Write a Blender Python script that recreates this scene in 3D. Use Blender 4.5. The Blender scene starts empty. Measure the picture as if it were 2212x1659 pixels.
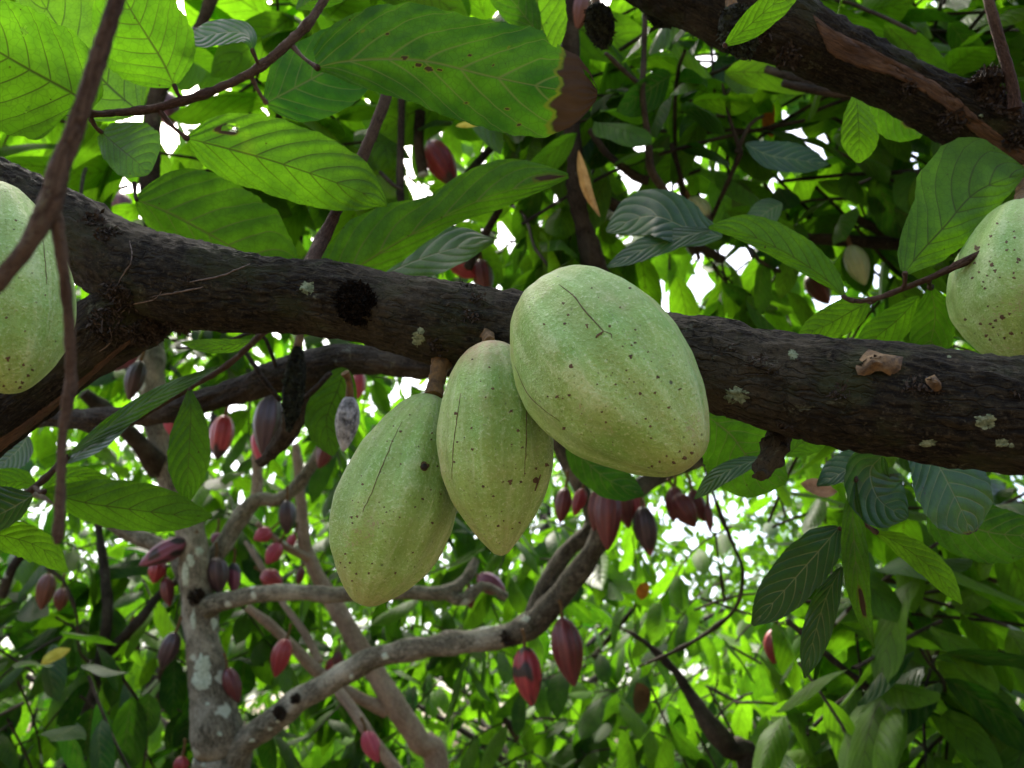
import bpy, math, random
import numpy as np
from mathutils import Vector, noise
from mathutils.bvhtree import BVHTree

SC = bpy.context.scene
COL = SC.collection
RNG = np.random.default_rng(7)
random.seed(7)
R = math.radians
PITCH = R(25)
HALF = 0.637                     # tan(hfov/2)
EYE = np.array((0.0, 0.0, 1.6))
RIGHT = np.array((1.0, 0.0, 0.0))
FWD = np.array((0.0, math.cos(PITCH), math.sin(PITCH)))
UP = np.array((0.0, -math.sin(PITCH), math.cos(PITCH)))


def S(d):                        # metres per reference pixel (2212 wide) at depth d
    return HALF * d / 1106.0


def P(u, v, d):
    return EYE + FWD * d + RIGHT * (u - 1106.0) * S(d) - UP * (v - 829.5) * S(d)


def project(p):                  # world (n,3) -> u, v, depth
    q = np.asarray(p) - EYE
    d = q @ FWD
    k = 1106.0 / (HALF * np.maximum(d, 1e-3))
    return 1106.0 + (q @ RIGHT) * k, 829.5 - (q @ UP) * k, d


# ------------------------------------------------------------------ scene objects
def tag(o, label=None, cat=None, group=None, kind=None):
    if label: o['label'] = label
    if cat: o['category'] = cat
    if group: o['group'] = group
    if kind: o['kind'] = kind
    return o


def thing(name, loc, label, cat, group=None):
    o = bpy.data.objects.new(name, None)
    o.empty_display_size = 0.05
    COL.objects.link(o)
    o.location = Vector(loc)
    return tag(o, label, cat, group)


class MB:
    """collects world-space geometry; build() links it as ONE mesh object"""
    def __init__(self):
        self.v, self.f, self.uv, self.c, self.n, self.mi = [], [], [], [], 0, []

    def add(self, v, f, uv=None, c=None, mi=0):
        v = np.asarray(v, dtype=np.float64)
        f = np.asarray(f, dtype=np.int64)
        m = len(v)
        if uv is None: uv = np.zeros((m, 2))
        if c is None: c = np.ones((m, 4))
        c = np.asarray(c, dtype=np.float64)
        if c.ndim == 1: c = np.tile(c, (m, 1))
        self.v.append(v); self.uv.append(np.asarray(uv)); self.c.append(c)
        if f.ndim == 2 and f.shape[1] == 3:
            f = np.hstack([f, -np.ones((len(f), 1), dtype=np.int64) - self.n])
        self.f.append(f + self.n); self.mi.append(np.full(len(f), mi))
        self.n += m

    def build(self, name, mat, parent=None, origin=None, smooth=True):
        v = np.vstack(self.v); f = np.vstack(self.f); uv = np.vstack(self.uv); c = np.vstack(self.c)
        org = np.array(parent_origin(parent) if parent is not None else (origin if origin is not None else v.mean(0)))
        tri = f[:, 3] < 0
        quads, tris = f[~tri], f[tri][:, :3]
        mi = np.concatenate(self.mi); mi = np.concatenate([mi[~tri], mi[tri]]).astype(np.int32)
        loops = np.concatenate([quads.ravel(), tris.ravel()]).astype(np.int32)
        sizes = np.concatenate([np.full(len(quads), 4), np.full(len(tris), 3)]).astype(np.int32)
        starts = np.concatenate([[0], np.cumsum(sizes)[:-1]]).astype(np.int32)
        me = bpy.data.meshes.new(name)
        me.vertices.add(len(v)); me.loops.add(len(loops)); me.polygons.add(len(sizes))
        me.vertices.foreach_set('co', (v - org).astype(np.float32).ravel())
        me.loops.foreach_set('vertex_index', loops)
        me.polygons.foreach_set('loop_start', starts)
        me.polygons.foreach_set('loop_total', sizes)
        me.polygons.foreach_set('use_smooth', np.full(len(sizes), smooth))
        mats = mat if isinstance(mat, (list, tuple)) else [mat]
        for q in mats: me.materials.append(q)
        me.polygons.foreach_set('material_index', mi)
        l = me.uv_layers.new(name='UVMap')
        l.data.foreach_set('uv', uv[loops].astype(np.float32).ravel())
        a = me.color_attributes.new('Col', 'FLOAT_COLOR', 'POINT')
        a.data.foreach_set('color', c.astype(np.float32).ravel())
        me.update(calc_edges=True); me.validate()
        o = bpy.data.objects.new(name, me)
        COL.objects.link(o)
        if parent is not None:
            o.parent = parent
        else:
            o.location = Vector(org)
        return o

    def bvh(self):
        v = np.vstack(self.v); f = np.vstack(self.f)
        return BVHTree.FromPolygons([tuple(p) for p in v], [tuple(int(i) for i in q if i >= 0) for q in f])


def parent_origin(p):
    x = np.zeros(3)
    while p is not None:
        x = x + np.array(p.location); p = p.parent
    return x


def hit(bvh, u, v):
    d = P(u, v, 1.0) - EYE
    d /= np.linalg.norm(d)
    loc, nor, _, _ = bvh.ray_cast(Vector(EYE), Vector(d))
    if loc is None: return None, None
    n = np.array(nor)
    if n @ d > 0: n = -n
    return np.array(loc), n


# ------------------------------------------------------------------ curves
def catmull(pts, n):
    pts = np.asarray(pts, dtype=float)
    k = len(pts)
    if k == 2:
        t = np.linspace(0, 1, n)[:, None]
        return pts[0] * (1 - t) + pts[1] * t
    ext = np.vstack([2 * pts[0] - pts[1], pts, 2 * pts[-1] - pts[-2]])
    x = np.linspace(0, k - 1, n)
    i = np.minimum(x.astype(int), k - 2)
    t = (x - i)[:, None]
    p0, p1, p2, p3 = ext[i], ext[i + 1], ext[i + 2], ext[i + 3]
    return 0.5 * (2 * p1 + (p2 - p0) * t + (2 * p0 - 5 * p1 + 4 * p2 - p3) * t * t + (3 * p1 - p0 - 3 * p2 + p3) * t ** 3)


def resample(path, n):
    seg = np.linalg.norm(np.diff(path[:, :3], axis=0), axis=1)
    s = np.concatenate([[0], np.cumsum(seg)])
    x = np.linspace(0, s[-1], n)
    return np.stack([np.interp(x, s, path[:, j]) for j in range(path.shape[1])], 1), s[-1]


def fnoise(p, octs=4):
    return noise.fractal(Vector(p), 1.0, 2.0, octs, noise_basis='PERLIN_ORIGINAL')


def tube(mb, ctrl, seg=10, step=None, rough=0.0, rfreq=60.0, lump=0.0, cap=True, col=None, nodes=0.0, seed=0.0):
    """ctrl: (x,y,z,r) rows, world metres"""
    path = catmull(ctrl, max(8, 6 * len(ctrl)))
    L = np.linalg.norm(np.diff(path[:, :3], axis=0), axis=1).sum()
    n = max(4, int(L / (step or max(0.004, 1.5 * float(np.mean(path[:, 3]))))))
    path, L = resample(path, min(n, 700))
    n = len(path)
    tan = np.gradient(path[:, :3], axis=0)
    tan /= np.linalg.norm(tan, axis=1)[:, None] + 1e-12
    nrm = FWD - tan[0] * (FWD @ tan[0])
    if np.linalg.norm(nrm) < 1e-3: nrm = np.cross(tan[0], RIGHT)
    nrm /= np.linalg.norm(nrm)
    ang = np.linspace(0, 2 * math.pi, seg + 1)
    V, UV = [], []
    s = np.linspace(0, L, n)
    for i in range(n):
        nrm = nrm - tan[i] * (nrm @ tan[i]); nrm /= np.linalg.norm(nrm)
        b = np.cross(tan[i], nrm)
        r = path[i, 3]
        if nodes: r = r * (1 + nodes * max(0.0, math.sin(s[i] * 2 * math.pi / 0.055 + seed)) ** 6)
        ring = np.cos(ang)[:, None] * nrm + np.sin(ang)[:, None] * b
        rr = np.full(seg + 1, r)
        if rough or lump:
            for k in range(seg):
                q = path[i, :3] + ring[k] * r
                dd = 0.0
                if lump: dd += lump * noise.noise(Vector(q * 14.0 + seed))
                if rough:
                    along = s[i]; a = ang[k]
                    dd += rough * (abs(fnoise((along * rfreq * 0.35 + seed, math.cos(a) * r * rfreq, math.sin(a) * r * rfreq), 4)) * 2 - 0.6)
                rr[k] += dd
            rr[seg] = rr[0]
        V.append(path[i, :3] + ring * rr[:, None])
        UV.append(np.stack([np.full(seg + 1, s[i]), np.linspace(0, 1, seg + 1) * 2 * math.pi * float(np.mean(path[:, 3]))], 1))
    V = np.vstack(V); UV = np.vstack(UV)
    i, k = np.meshgrid(np.arange(n - 1), np.arange(seg), indexing='ij')
    a = i * (seg + 1) + k
    F = np.stack([a, a + 1, a + seg + 2, a + seg + 1], -1).reshape(-1, 4)
    mb.add(V, F, UV, col)
    if cap:
        for i, sg in ((0, -1), (n - 1, 1)):
            c = path[i, :3] + tan[i] * sg * path[i, 3] * 0.35
            ring = V[i * (seg + 1): i * (seg + 1) + seg]
            idx = np.arange(seg)
            F = np.stack([idx, np.full(seg, seg), (idx + 1) % seg], 1) if sg < 0 else np.stack([idx, (idx + 1) % seg, np.full(seg, seg)], 1)
            mb.add(np.vstack([ring, c]), F, None, None if col is None else col)


def pxpath(pts):
    """rows (u, v, d, radius in px) -> (x,y,z,r)"""
    return np.array([np.append(P(u, v, d), r * S(d)) for u, v, d, r in pts])


# ------------------------------------------------------------------ leaves
PROF = [(0, 0.02), (.03, .2), (.08, .42), (.15, .64), (.25, .84), (.38, .97), (.52, 1.0), (.66, .95), (.78, .8), (.87, .56), (.93, .32), (.97, .15), (1, .01)]
BROAD = [(0, 0.03), (.03, .33), (.08, .6), (.16, .82), (.28, .96), (.42, 1.0), (.58, .98), (.72, .88), (.83, .7), (.91, .45), (.96, .2), (1, .01)]
NARROW = [(0, 0.05), (.06, .3), (.15, .6), (.3, .9), (.45, 1.0), (.6, .92), (.75, .7), (.87, .42), (.95, .2), (1, .01)]


def prof(tab, x):
    t = np.array(tab)
    y = np.interp(x, t[:, 0], t[:, 1])
    k = 5                           # soften the kinks
    yp = np.concatenate([[y[0]] * k, y, [y[-1]] * k])
    return np.convolve(yp, np.ones(2 * k + 1) / (2 * k + 1), 'valid') * 0.5 + y * 0.5


def leaf(mb, mid, wl, wr=None, pl=PROF, pr=None, tilt=(0.15, 0.15), curl=0.0, wave=1.0, nu=44, nv=16, youth=0.5, dead=None, seed=None, holes=(), ragged=0.018, shade=0.0):
    """mid: (u,v,d) rows from base to tip; wl/wr half widths in px on either side of the midrib"""
    wr = wl if wr is None else wr
    pr = pl if pr is None else pr
    seed = random.random() * 99 if seed is None else seed
    m = catmull(mid, 60)
    m, _ = resample(m, nu + 1)
    s = np.linspace(0, 1, nu + 1)
    du, dv = np.gradient(m[:, 0]), np.gradient(m[:, 1])
    l = np.hypot(du, dv) + 1e-9
    pu, pv = dv / l, -du / l           # to the left of the heading in the picture
    WL, WR = wl * prof(pl, s), wr * prof(pr, s)
    y = np.linspace(-1, 1, nv + 1)
    V = np.zeros((nu + 1, nv + 1, 3)); UV = np.zeros((nu + 1, nv + 1, 2)); C = np.ones((nu + 1, nv + 1, 4))
    length = np.linalg.norm(P(*m[-1]) - P(*m[0]))
    for i in range(nu + 1):
        d = m[i, 2]; k = S(d)
        for j in range(nv + 1):
            a = abs(y[j]); sg = 1 if y[j] > 0 else -1
            w = WL[i] if sg > 0 else WR[i]
            w *= 1 + ragged * 4 * noise.noise(Vector((s[i] * 9 + seed, sg * 3.1, 0))) * a + ragged * 2.2 * noise.noise(Vector((s[i] * 34 + seed, sg * 7.7, 2))) * a
            off = w * a
            t = tilt[0] if sg > 0 else tilt[1]
            x0 = s[i] - 0.20 * a - 0.13 * a * a
            dz = off * k * t + curl * w * k * a * a
            dz += wave * length * 0.0032 * math.sin(2 * math.pi * x0 * 7.5) * min(1, a * 3) * (1 - a * 0.4)
            dz += wave * length * 0.028 * a * a * noise.noise(Vector((s[i] * 5 + seed, sg * 2.0, 5)))
            V[i, j] = P(m[i, 0] + sg * pu[i] * off, m[i, 1] + sg * pv[i] * off, d + dz)
            UV[i, j] = (s[i], y[j] * 0.5 + 0.5)
            C[i, j] = (youth, (seed * 7.13) % 1.0, dead(s[i], y[j], seed) if dead else 0.0, shade)  # alpha, passed in as shade, is the leaf's gloss
    idx = np.arange((nu + 1) * (nv + 1)).reshape(nu + 1, nv + 1)
    F = np.stack([idx[:-1, :-1], idx[1:, :-1], idx[1:, 1:], idx[:-1, 1:]], -1)
    keep = np.ones(F.shape[:2], bool)
    for (hs, hy, hr) in holes:
        for i in range(nu):
            for j in range(nv):
                q = math.hypot((s[i] - hs) * 3.2, y[j] - hy) + 0.25 * hr * noise.noise(Vector((i * 0.7, j * 0.7, seed)))
                if q < hr: keep[i, j] = False
    mb.add(V.reshape(-1, 3), F[keep].reshape(-1, 4), UV.reshape(-1, 2), C.reshape(-1, 4))
    return P(*m[0])


def leaf_thickness(o):
    return o


def dry_tip(at, width=0.04):
    def f(s, y, seed):
        e = at + 0.05 * noise.noise(Vector((y * 2.5 + seed, 0.3, 0))) + 0.022 * noise.noise(Vector((y * 6 + seed, s * 8, 1))) + 0.008 * noise.noise(Vector((y * 22 + seed, s * 30, 1)))
        return max(0.0, min(1.0, (s - e) / width))
    return f


def dry_many(*fs):
    return lambda s, y, seed: max(f(s, y, seed) for f in fs)


def dry_spot(cs, cy, r):
    def f(s, y, seed):
        q = math.hypot((s - cs) * 3, y - cy) * (1 + 0.4 * noise.noise(Vector((s * 12, y * 4, seed))))
        return max(0.0, min(1.0, (r - q) / (0.3 * r)))
    return f


# leaves by the thousand, for the crowns: templates placed with numpy
def template(nu, nv, droop, fold, wav, width, seed):
    s = np.linspace(0, 1, nu + 1)
    w = np.interp(s, *np.array(PROF).T) * width
    y = np.linspace(-1, 1, nv + 1)
    X, Y = np.meshgrid(s, y, indexing='ij')
    W = w[:, None] * np.ones_like(Y)
    z = -droop * X ** 2 - fold * np.abs(Y) * W + wav * np.abs(Y) * np.sin(X * 11 + seed) * np.sign(Y + 1e-6) * 0.5 + wav * np.abs(Y) * np.sin(X * 7 + seed * 2)
    xx = X * (1 - 0.25 * droop * X)
    V = np.stack([xx, Y * W, z], -1).reshape(-1, 3)
    UV = np.stack([X, Y * 0.5 + 0.5], -1).reshape(-1, 2)
    idx = np.arange((nu + 1) * (nv + 1)).reshape(nu + 1, nv + 1)
    F = np.stack([idx[:-1, :-1], idx[1:, :-1], idx[1:, 1:], idx[:-1, 1:]], -1).reshape(-1, 4)
    return V, UV, F


def templates(nu, nv):
    out = []
    for k in range(10):
        out.append(template(nu, nv, RNG.uniform(0.0, 0.55), RNG.uniform(0.0, 0.6), RNG.uniform(0.005, 0.03), RNG.uniform(0.17, 0.235), k * 1.7))
    return out


TFINE, TMID, TFAR = templates(12, 4), templates(8, 2), templates(5, 2)


def unit(v):
    v = np.asarray(v, float)
    return v / (np.linalg.norm(v, axis=-1, keepdims=True) + 1e-12)


class Crown:
    def __init__(self, temps, youth=(0.2, 0.25), size=(0.16, 0.28), keep=None):
        self.t, self.youth, self.size, self.keep = temps, youth, size, keep
        self.leaves, self.twigs = [], MB()

    def one(self, base, d, nrm, L, youth=None, dead=0.0):
        self.leaves.append((base, d, nrm, L, np.clip(RNG.normal(*self.youth), 0, 1) if youth is None else youth, dead))

    def spray(self, base, d, L, n, twig=True):
        d = unit(d)
        pts = []
        p = np.array(base, float)
        side = unit(np.cross(d, (0, 0, 1.0)) + 1e-6)
        step = L / n
        y0 = np.clip(RNG.normal(*self.youth), 0, 1)
        for i in range(n):
            pts.append(p.copy())
            d = unit(d + np.array((0, 0, -0.10)) + RNG.normal(0, 0.10, 3))
            p = p + d * step
            sg = 1 if i % 2 else -1
            ld = unit(d * RNG.uniform(0.2, 0.9) + side * sg * RNG.uniform(0.5, 1.0) + np.array((0, 0, RNG.uniform(-0.75, 0.1))))
            up = np.array((0, 0, 1.0)) + RNG.normal(0, 0.38, 3)
            Lf = RNG.uniform(*self.size) * (0.75 + 0.35 * math.sin(math.pi * (i + 0.6) / n))
            dead = 1.0 if RNG.random() < 0.002 else 0.0
            self.one(p + ld * 0.015, ld, up, Lf, np.clip(y0 + RNG.normal(0, 0.12), 0, 1), dead)
        pts.append(p.copy())
        if self.keep is not None:
            if not self.keep(np.array(pts)).all(): return
        if twig and n > 3:
            c = np.array([np.append(q, 0.0045 * (1 - 0.6 * k / len(pts))) for k, q in enumerate(pts[::2])])
            if len(c) >= 2: tube(self.twigs, c, 5, 0.06, cap=False)

    def fill(self, centre, radii, n_sprays, L=(0.35, 0.7), n=(5, 9)):
        for _ in range(n_sprays):
            v = RNG.normal(0, 1, 3); v = unit(v) * RNG.random() ** 0.45
            b = np.array(centre) + v * np.array(radii)
            if b[2] < 0.35: continue
            d = unit(v * 0.7 + RNG.normal(0, 0.6, 3)) * np.array((1, 1, 0.55)) + np.array((0, 0, -0.12))
            self.spray(b, d, RNG.uniform(*L), int(RNG.integers(*n)))

    def mesh(self, mb):
        if self.twigs.v:
            mb.add(np.vstack(self.twigs.v), np.vstack(self.twigs.f), np.vstack(self.twigs.uv), None, 1)
        if not self.leaves: return
        base = np.array([l[0] for l in self.leaves]); d = unit(np.array([l[1] for l in self.leaves])); nr = np.array([l[2] for l in self.leaves])
        L = np.array([l[3] for l in self.leaves]); yo = np.array([l[4] for l in self.leaves]); de = np.array([l[5] for l in self.leaves])
        ok = np.ones(len(base), bool)
        if self.keep is not None:
            ok = self.keep(base) & self.keep(base + d * L[:, None]) & self.keep(base + d * L[:, None] * 0.5)
        side = unit(np.cross(nr, d)); up = np.cross(d, side)
        pick = RNG.integers(0, len(self.t), len(base))
        for k, (V, UV, F) in enumerate(self.t):
            m = np.where(ok & (pick == k))[0]
            if not len(m): continue
            W = (V[None, :, 0:1] * d[m][:, None] + V[None, :, 1:2] * side[m][:, None] + V[None, :, 2:3] * up[m][:, None]) * L[m][:, None, None] + base[m][:, None]
            nV = len(V)
            Fs = F[None] + (np.arange(len(m)) * nV)[:, None, None]
            c = np.ones((len(m), nV, 4))
            c[:, :, 0] = yo[m][:, None]; c[:, :, 1] = RNG.random(len(m))[:, None]; c[:, :, 2] = de[m][:, None]; c[:, :, 3] = (RNG.random(len(m)) < 0.16)[:, None] * RNG.uniform(0.3, 0.7)
            mb.add(W.reshape(-1, 3), Fs.reshape(-1, 4), np.tile(UV, (len(m), 1)), c.reshape(-1, 4))


# ------------------------------------------------------------------ materials
class NT:
    def __init__(self, name):
        self.m = bpy.data.materials.new(name); self.m.use_nodes = True
        self.t = self.m.node_tree; self.t.nodes.clear()

    def n(self, typ, **kw):
        nd = self.t.nodes.new(typ)
        for k, v in kw.items():
            if k.startswith('_'): setattr(nd, k[1:], v)
            else: self.put(nd.inputs[int(k[1:]) if k[0] == 'i' and k[1:].isdigit() else k.replace('__', ' ')], v)
        return nd

    def put(self, sock, v):
        if hasattr(v, 'bl_idname') and hasattr(v, 'outputs'): self.t.links.new(v.outputs[0], sock)
        elif isinstance(v, bpy.types.NodeSocket): self.t.links.new(v, sock)
        else: sock.default_value = v

    def math(self, op, a, b=0.0, c=None, clamp=False):
        nd = self.n('ShaderNodeMath', _operation=op, i0=a, i1=b); nd.use_clamp = clamp
        if c is not None: self.put(nd.inputs[2], c)
        return nd

    def ramp(self, fac, lo, hi, a=0.0, b=1.0, smooth=True):
        nd = self.n('ShaderNodeMapRange'); nd.interpolation_type = 'SMOOTHSTEP' if smooth else 'LINEAR'
        for k, v in zip(('Value', 'From Min', 'From Max', 'To Min', 'To Max'), (fac, lo, hi, a, b)): self.put(nd.inputs[k], v)
        return nd

    def mix(self, fac, a, b, mode='MIX'):
        nd = self.t.nodes.new('ShaderNodeMix'); nd.data_type = 'RGBA'; nd.blend_type = mode; nd.clamp_factor = True
        self.put(nd.inputs[0], fac)
        for i, v in ((6, a), (7, b)):
            if isinstance(v, tuple) and len(v) == 3: v = v + (1.0,)
            self.put(nd.inputs[i], v)
        return nd.outputs[2]

    def noise(self, vec, scale, detail=3, rough=0.55, dist=0.0):
        nd = self.n('ShaderNodeTexNoise', Scale=scale, Detail=detail, Roughness=rough, Distortion=dist)
        if vec is not None: self.put(nd.inputs['Vector'], vec)
        return nd.outputs[0]

    def voro(self, vec, scale, feature='F1', rnd=1.0):
        nd = self.n('ShaderNodeTexVoronoi', Scale=scale, Randomness=rnd); nd.feature = feature
        if vec is not None: self.put(nd.inputs['Vector'], vec)
        return nd

    def bump(self, h, strength, dist):
        return self.n('ShaderNodeBump', Strength=strength, Distance=dist, Height=h).outputs[0]

    def out(self, sh):
        o = self.n('ShaderNodeOutputMaterial'); self.put(o.inputs['Surface'], sh); return self.m

    def pbsdf(self, col, rough=0.6, spec=0.4, normal=None, **kw):
        nd = self.n('ShaderNodeBsdfPrincipled')
        self.put(nd.inputs['Base Color'], col if not (isinstance(col, tuple) and len(col) == 3) else col + (1.0,))
        self.put(nd.inputs['Roughness'], rough); self.put(nd.inputs['Specular IOR Level'], spec)
        if normal is not None: self.put(nd.inputs['Normal'], normal)
        for k, v in kw.items(): self.put(nd.inputs[k.replace('__', ' ')], v)
        return nd

    def attr(self, name='Col'):
        return self.n('ShaderNodeAttribute', _attribute_name=name)

    def obj(self):
        return self.n('ShaderNodeTexCoord').outputs['Object']

    def uv(self):
        return self.n('ShaderNodeTexCoord').outputs['UV']

    def scaled(self, vec, s):
        nd = self.n('ShaderNodeMapping'); self.put(nd.inputs['Vector'], vec); nd.inputs['Scale'].default_value = s
        return nd.outputs[0]


def mat_leaf():
    k = NT('cacao leaf')
    at = k.attr(); sp = k.n('ShaderNodeSeparateColor', Color=at.outputs['Color'])
    youth, rnd, dead = sp.outputs[0], sp.outputs[1], sp.outputs[2]
    uv = k.n('ShaderNodeSeparateXYZ', Vector=k.uv())
    x = uv.outputs[0]
    ay = k.math('ABSOLUTE', k.math('MULTIPLY_ADD', uv.outputs[1], 2.0, -1.0))
    rib = k.ramp(ay, k.ramp(x, 0, 1, 0.055, 0.016), 0.0)
    a2 = k.math('MULTIPLY', k.math('MULTIPLY', ay, ay), 0.13)
    x0 = k.math('SUBTRACT', k.math('SUBTRACT', x, k.math('MULTIPLY', ay, 0.20)), a2)
    ph = k.math('FRACT', k.math('ADD', k.math('MULTIPLY', x0, 7.5), k.math('ADD', k.math('MULTIPLY', rnd, 0.7), k.math('MULTIPLY', k.noise(k.obj(), 12.0, 2), 0.5))))
    dist = k.math('ABSOLUTE', k.math('SUBTRACT', ph, 0.5))
    lat = k.ramp(dist, k.ramp(ay, 0, 1, 0.085, 0.03), 0.0)
    pos = k.obj()
    fine = k.ramp(k.voro(pos, 170.0, 'DISTANCE_TO_EDGE').outputs['Distance'], 0.09, 0.0, 0.0, 0.6)
    vein = k.math('MAXIMUM', rib, k.math('MULTIPLY', lat, 0.9))
    vein_all = k.math('MAXIMUM', vein, k.math('MULTIPLY', fine, 0.55))
    n1 = k.noise(pos, 22.0, 4, 0.6)
    yv = k.math('ADD', youth, k.ramp(n1, 0.3, 0.7, -0.12, 0.12), clamp=True)
    dif = k.mix(yv, (0.014, 0.046, 0.011), (0.066, 0.140, 0.012))
    tra = k.mix(yv, (0.022, 0.108, 0.003), (0.205, 0.520, 0.008))
    dif = k.mix(k.math('MULTIPLY', vein, 0.85), dif, k.mix(k.ramp(youth, 0.35, 0.45), (0.19, 0.23, 0.07), (0.045, 0.050, 0.016)))  # vein colour imitates light: pale as on shaded leaves, dark as on backlit ones
    tra = k.mix(k.math('MULTIPLY', vein_all, 0.92), tra, (0.022, 0.032, 0.004))
    blot = k.ramp(k.noise(pos, 45.0, 5, 0.7), 0.35, 0.7, 0.84, 1.08)
    tra = k.mix(1.0, tra, blot, 'MULTIPLY')
    # yellowing and small brown specks
    nb = k.noise(pos, 9.0, 3, 0.5)
    yel = k.ramp(nb, 0.72, 0.85, 0.0, 0.5)
    dif = k.mix(yel, dif, (0.20, 0.20, 0.02)); tra = k.mix(yel, tra, (0.5, 0.5, 0.02))
    sv = k.voro(pos, 150.0)
    keep = k.n('ShaderNodeSeparateColor', Color=sv.outputs['Color'])
    speck = k.math('MULTIPLY', k.ramp(sv.outputs['Distance'], k.math('MULTIPLY_ADD', keep.outputs[1], 0.16, 0.06), 0.03), k.math('GREATER_THAN', keep.outputs[0], 0.84))
    edge = k.math('MULTIPLY', k.ramp(dead, 0.02, 0.3), k.ramp(dead, 0.75, 0.35))
    dcol = k.mix(k.noise(pos, 60.0, 4), (0.020, 0.012, 0.007), (0.085, 0.055, 0.030))
    dif = k.mix(edge, dif, (0.085, 0.095, 0.015)); tra = k.mix(edge, tra, (0.085, 0.13, 0.006))
    dk = k.ramp(dead, 0.35, 0.7)
    dif = k.mix(dk, dif, dcol); tra = k.mix(dk, tra, (0.020, 0.012, 0.005))
    dif = k.mix(speck, dif, (0.035, 0.02, 0.008)); tra = k.mix(speck, tra, (0.02, 0.012, 0.004))
    quilt = k.math('MULTIPLY', k.math('ABSOLUTE', k.math('SINE', k.math('MULTIPLY', k.math('SUBTRACT', ph, 0.5), math.pi))), 1.0)
    h = k.math('ADD', quilt, k.math('MULTIPLY', fine, 0.10))
    h = k.math('SUBTRACT', h, k.math('MULTIPLY', rib, 0.8))
    nor = k.bump(h, 0.30, 0.003)
    gl = at.outputs['Alpha']
    rough = k.math('SUBTRACT', k.ramp(n1, 0.2, 0.8, 0.48, 0.60), k.math('MULTIPLY', gl, 0.18))
    b = k.pbsdf(dif, rough, k.math('MULTIPLY_ADD', gl, 0.44, 0.09), nor)
    t = k.n('ShaderNodeBsdfTranslucent'); k.put(t.inputs['Color'], tra); k.put(t.inputs['Normal'], nor)
    mx = k.n('ShaderNodeMixShader'); k.put(mx.inputs[0], k.math('MULTIPLY_ADD', gl, -0.22, 0.47)); k.put(mx.inputs[1], b); k.put(mx.inputs[2], t)
    return k.out(mx)


def mat_bark(name, dark, mid, light, lich=0.0, moss=0.0, fis=1.0, grain=1.0):
    k = NT(name)
    uv = k.uv(); pos = k.obj()
    g = k.noise(k.scaled(uv, (85 * grain, 400 * grain, 1)), 1.0, 6, 0.68, 0.7)
    big = k.noise(pos, 9.0, 4, 0.6)
    fine = k.noise(pos, 320.0 * grain, 4, 0.75)
    wv = k.n('ShaderNodeVectorMath', _operation='MULTIPLY_ADD'); wn = k.n('ShaderNodeTexNoise', Scale=70.0, Detail=4.0); k.put(wn.inputs['Vector'], pos)
    k.put(wv.inputs[0], wn.outputs['Color']); wv.inputs[1].default_value = (2.2, 1.6, 0); k.put(wv.inputs[2], k.scaled(uv, (48 * grain, 230 * grain, 1)))
    crk = k.voro(wv.outputs[0], 1.0, 'DISTANCE_TO_EDGE').outputs['Distance']
    crack = k.math('MULTIPLY', k.ramp(crk, 0.13, 0.0), k.ramp(k.noise(pos, 30.0, 3), 0.40, 0.60))
    col = k.mix(k.ramp(g, 0.38, 0.62), dark, mid)
    col = k.mix(k.ramp(big, 0.42, 0.72, 0, 0.75), col, light)
    col = k.mix(k.ramp(fine, 0.54, 0.68, 0, 0.65), col, light)
    col = k.mix(k.ramp(fine, 0.47, 0.36, 0, 0.65), col, dark)
    col = k.mix(k.math('MULTIPLY', crack, 0.6), col, dark)
    crust = k.math('MULTIPLY', k.ramp(k.noise(pos, 26.0, 6, 0.7, 0.6), 0.60, 0.68), k.ramp(fine, 0.42, 0.58))
    col = k.mix(k.math('MULTIPLY', crust, 0.55), col, tuple(0.5 * q + 0.5 * w for q, w in zip(light, (0.20, 0.24, 0.15))))
    if moss: col = k.mix(k.ramp(k.noise(pos, 17.0, 5, 0.7), 0.5, 0.68, 0, moss), col, (0.030, 0.036, 0.012))
    if lich:
        w = k.n('ShaderNodeVectorMath', _operation='ADD')
        k.put(w.inputs[0], pos); nn = k.n('ShaderNodeTexNoise', Scale=40.0, Detail=3.0); k.put(nn.inputs['Vector'], pos)
        sc = k.n('ShaderNodeVectorMath', _operation='SCALE'); k.put(sc.inputs[0], nn.outputs['Color']); sc.inputs['Scale'].default_value = 0.03
        k.put(w.inputs[1], sc)
        v = k.voro(w, 11.0)
        kk = k.n('ShaderNodeSeparateColor', Color=v.outputs['Color'])
        msk = k.math('MULTIPLY', k.ramp(v.outputs['Distance'], k.math('MULTIPLY_ADD', kk.outputs[1], 0.22, 0.10), k.math('MULTIPLY_ADD', kk.outputs[1], 0.22, 0.05)), k.math('GREATER_THAN', kk.outputs[0], 1 - lich))
        col = k.mix(k.math('MULTIPLY', msk, 0.85), col, k.mix(fine, (0.30, 0.36, 0.28), (0.55, 0.60, 0.50)))
    h = k.math('SUBTRACT', k.math('ADD', k.math('MULTIPLY', g, 0.7 * fis), k.math('MULTIPLY', fine, 0.35)), k.math('MULTIPLY', crack, 0.4 * fis))
    nor = k.bump(h, 0.75, 0.005)
    return k.out(k.pbsdf(col, 0.85, 0.12, nor))


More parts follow.
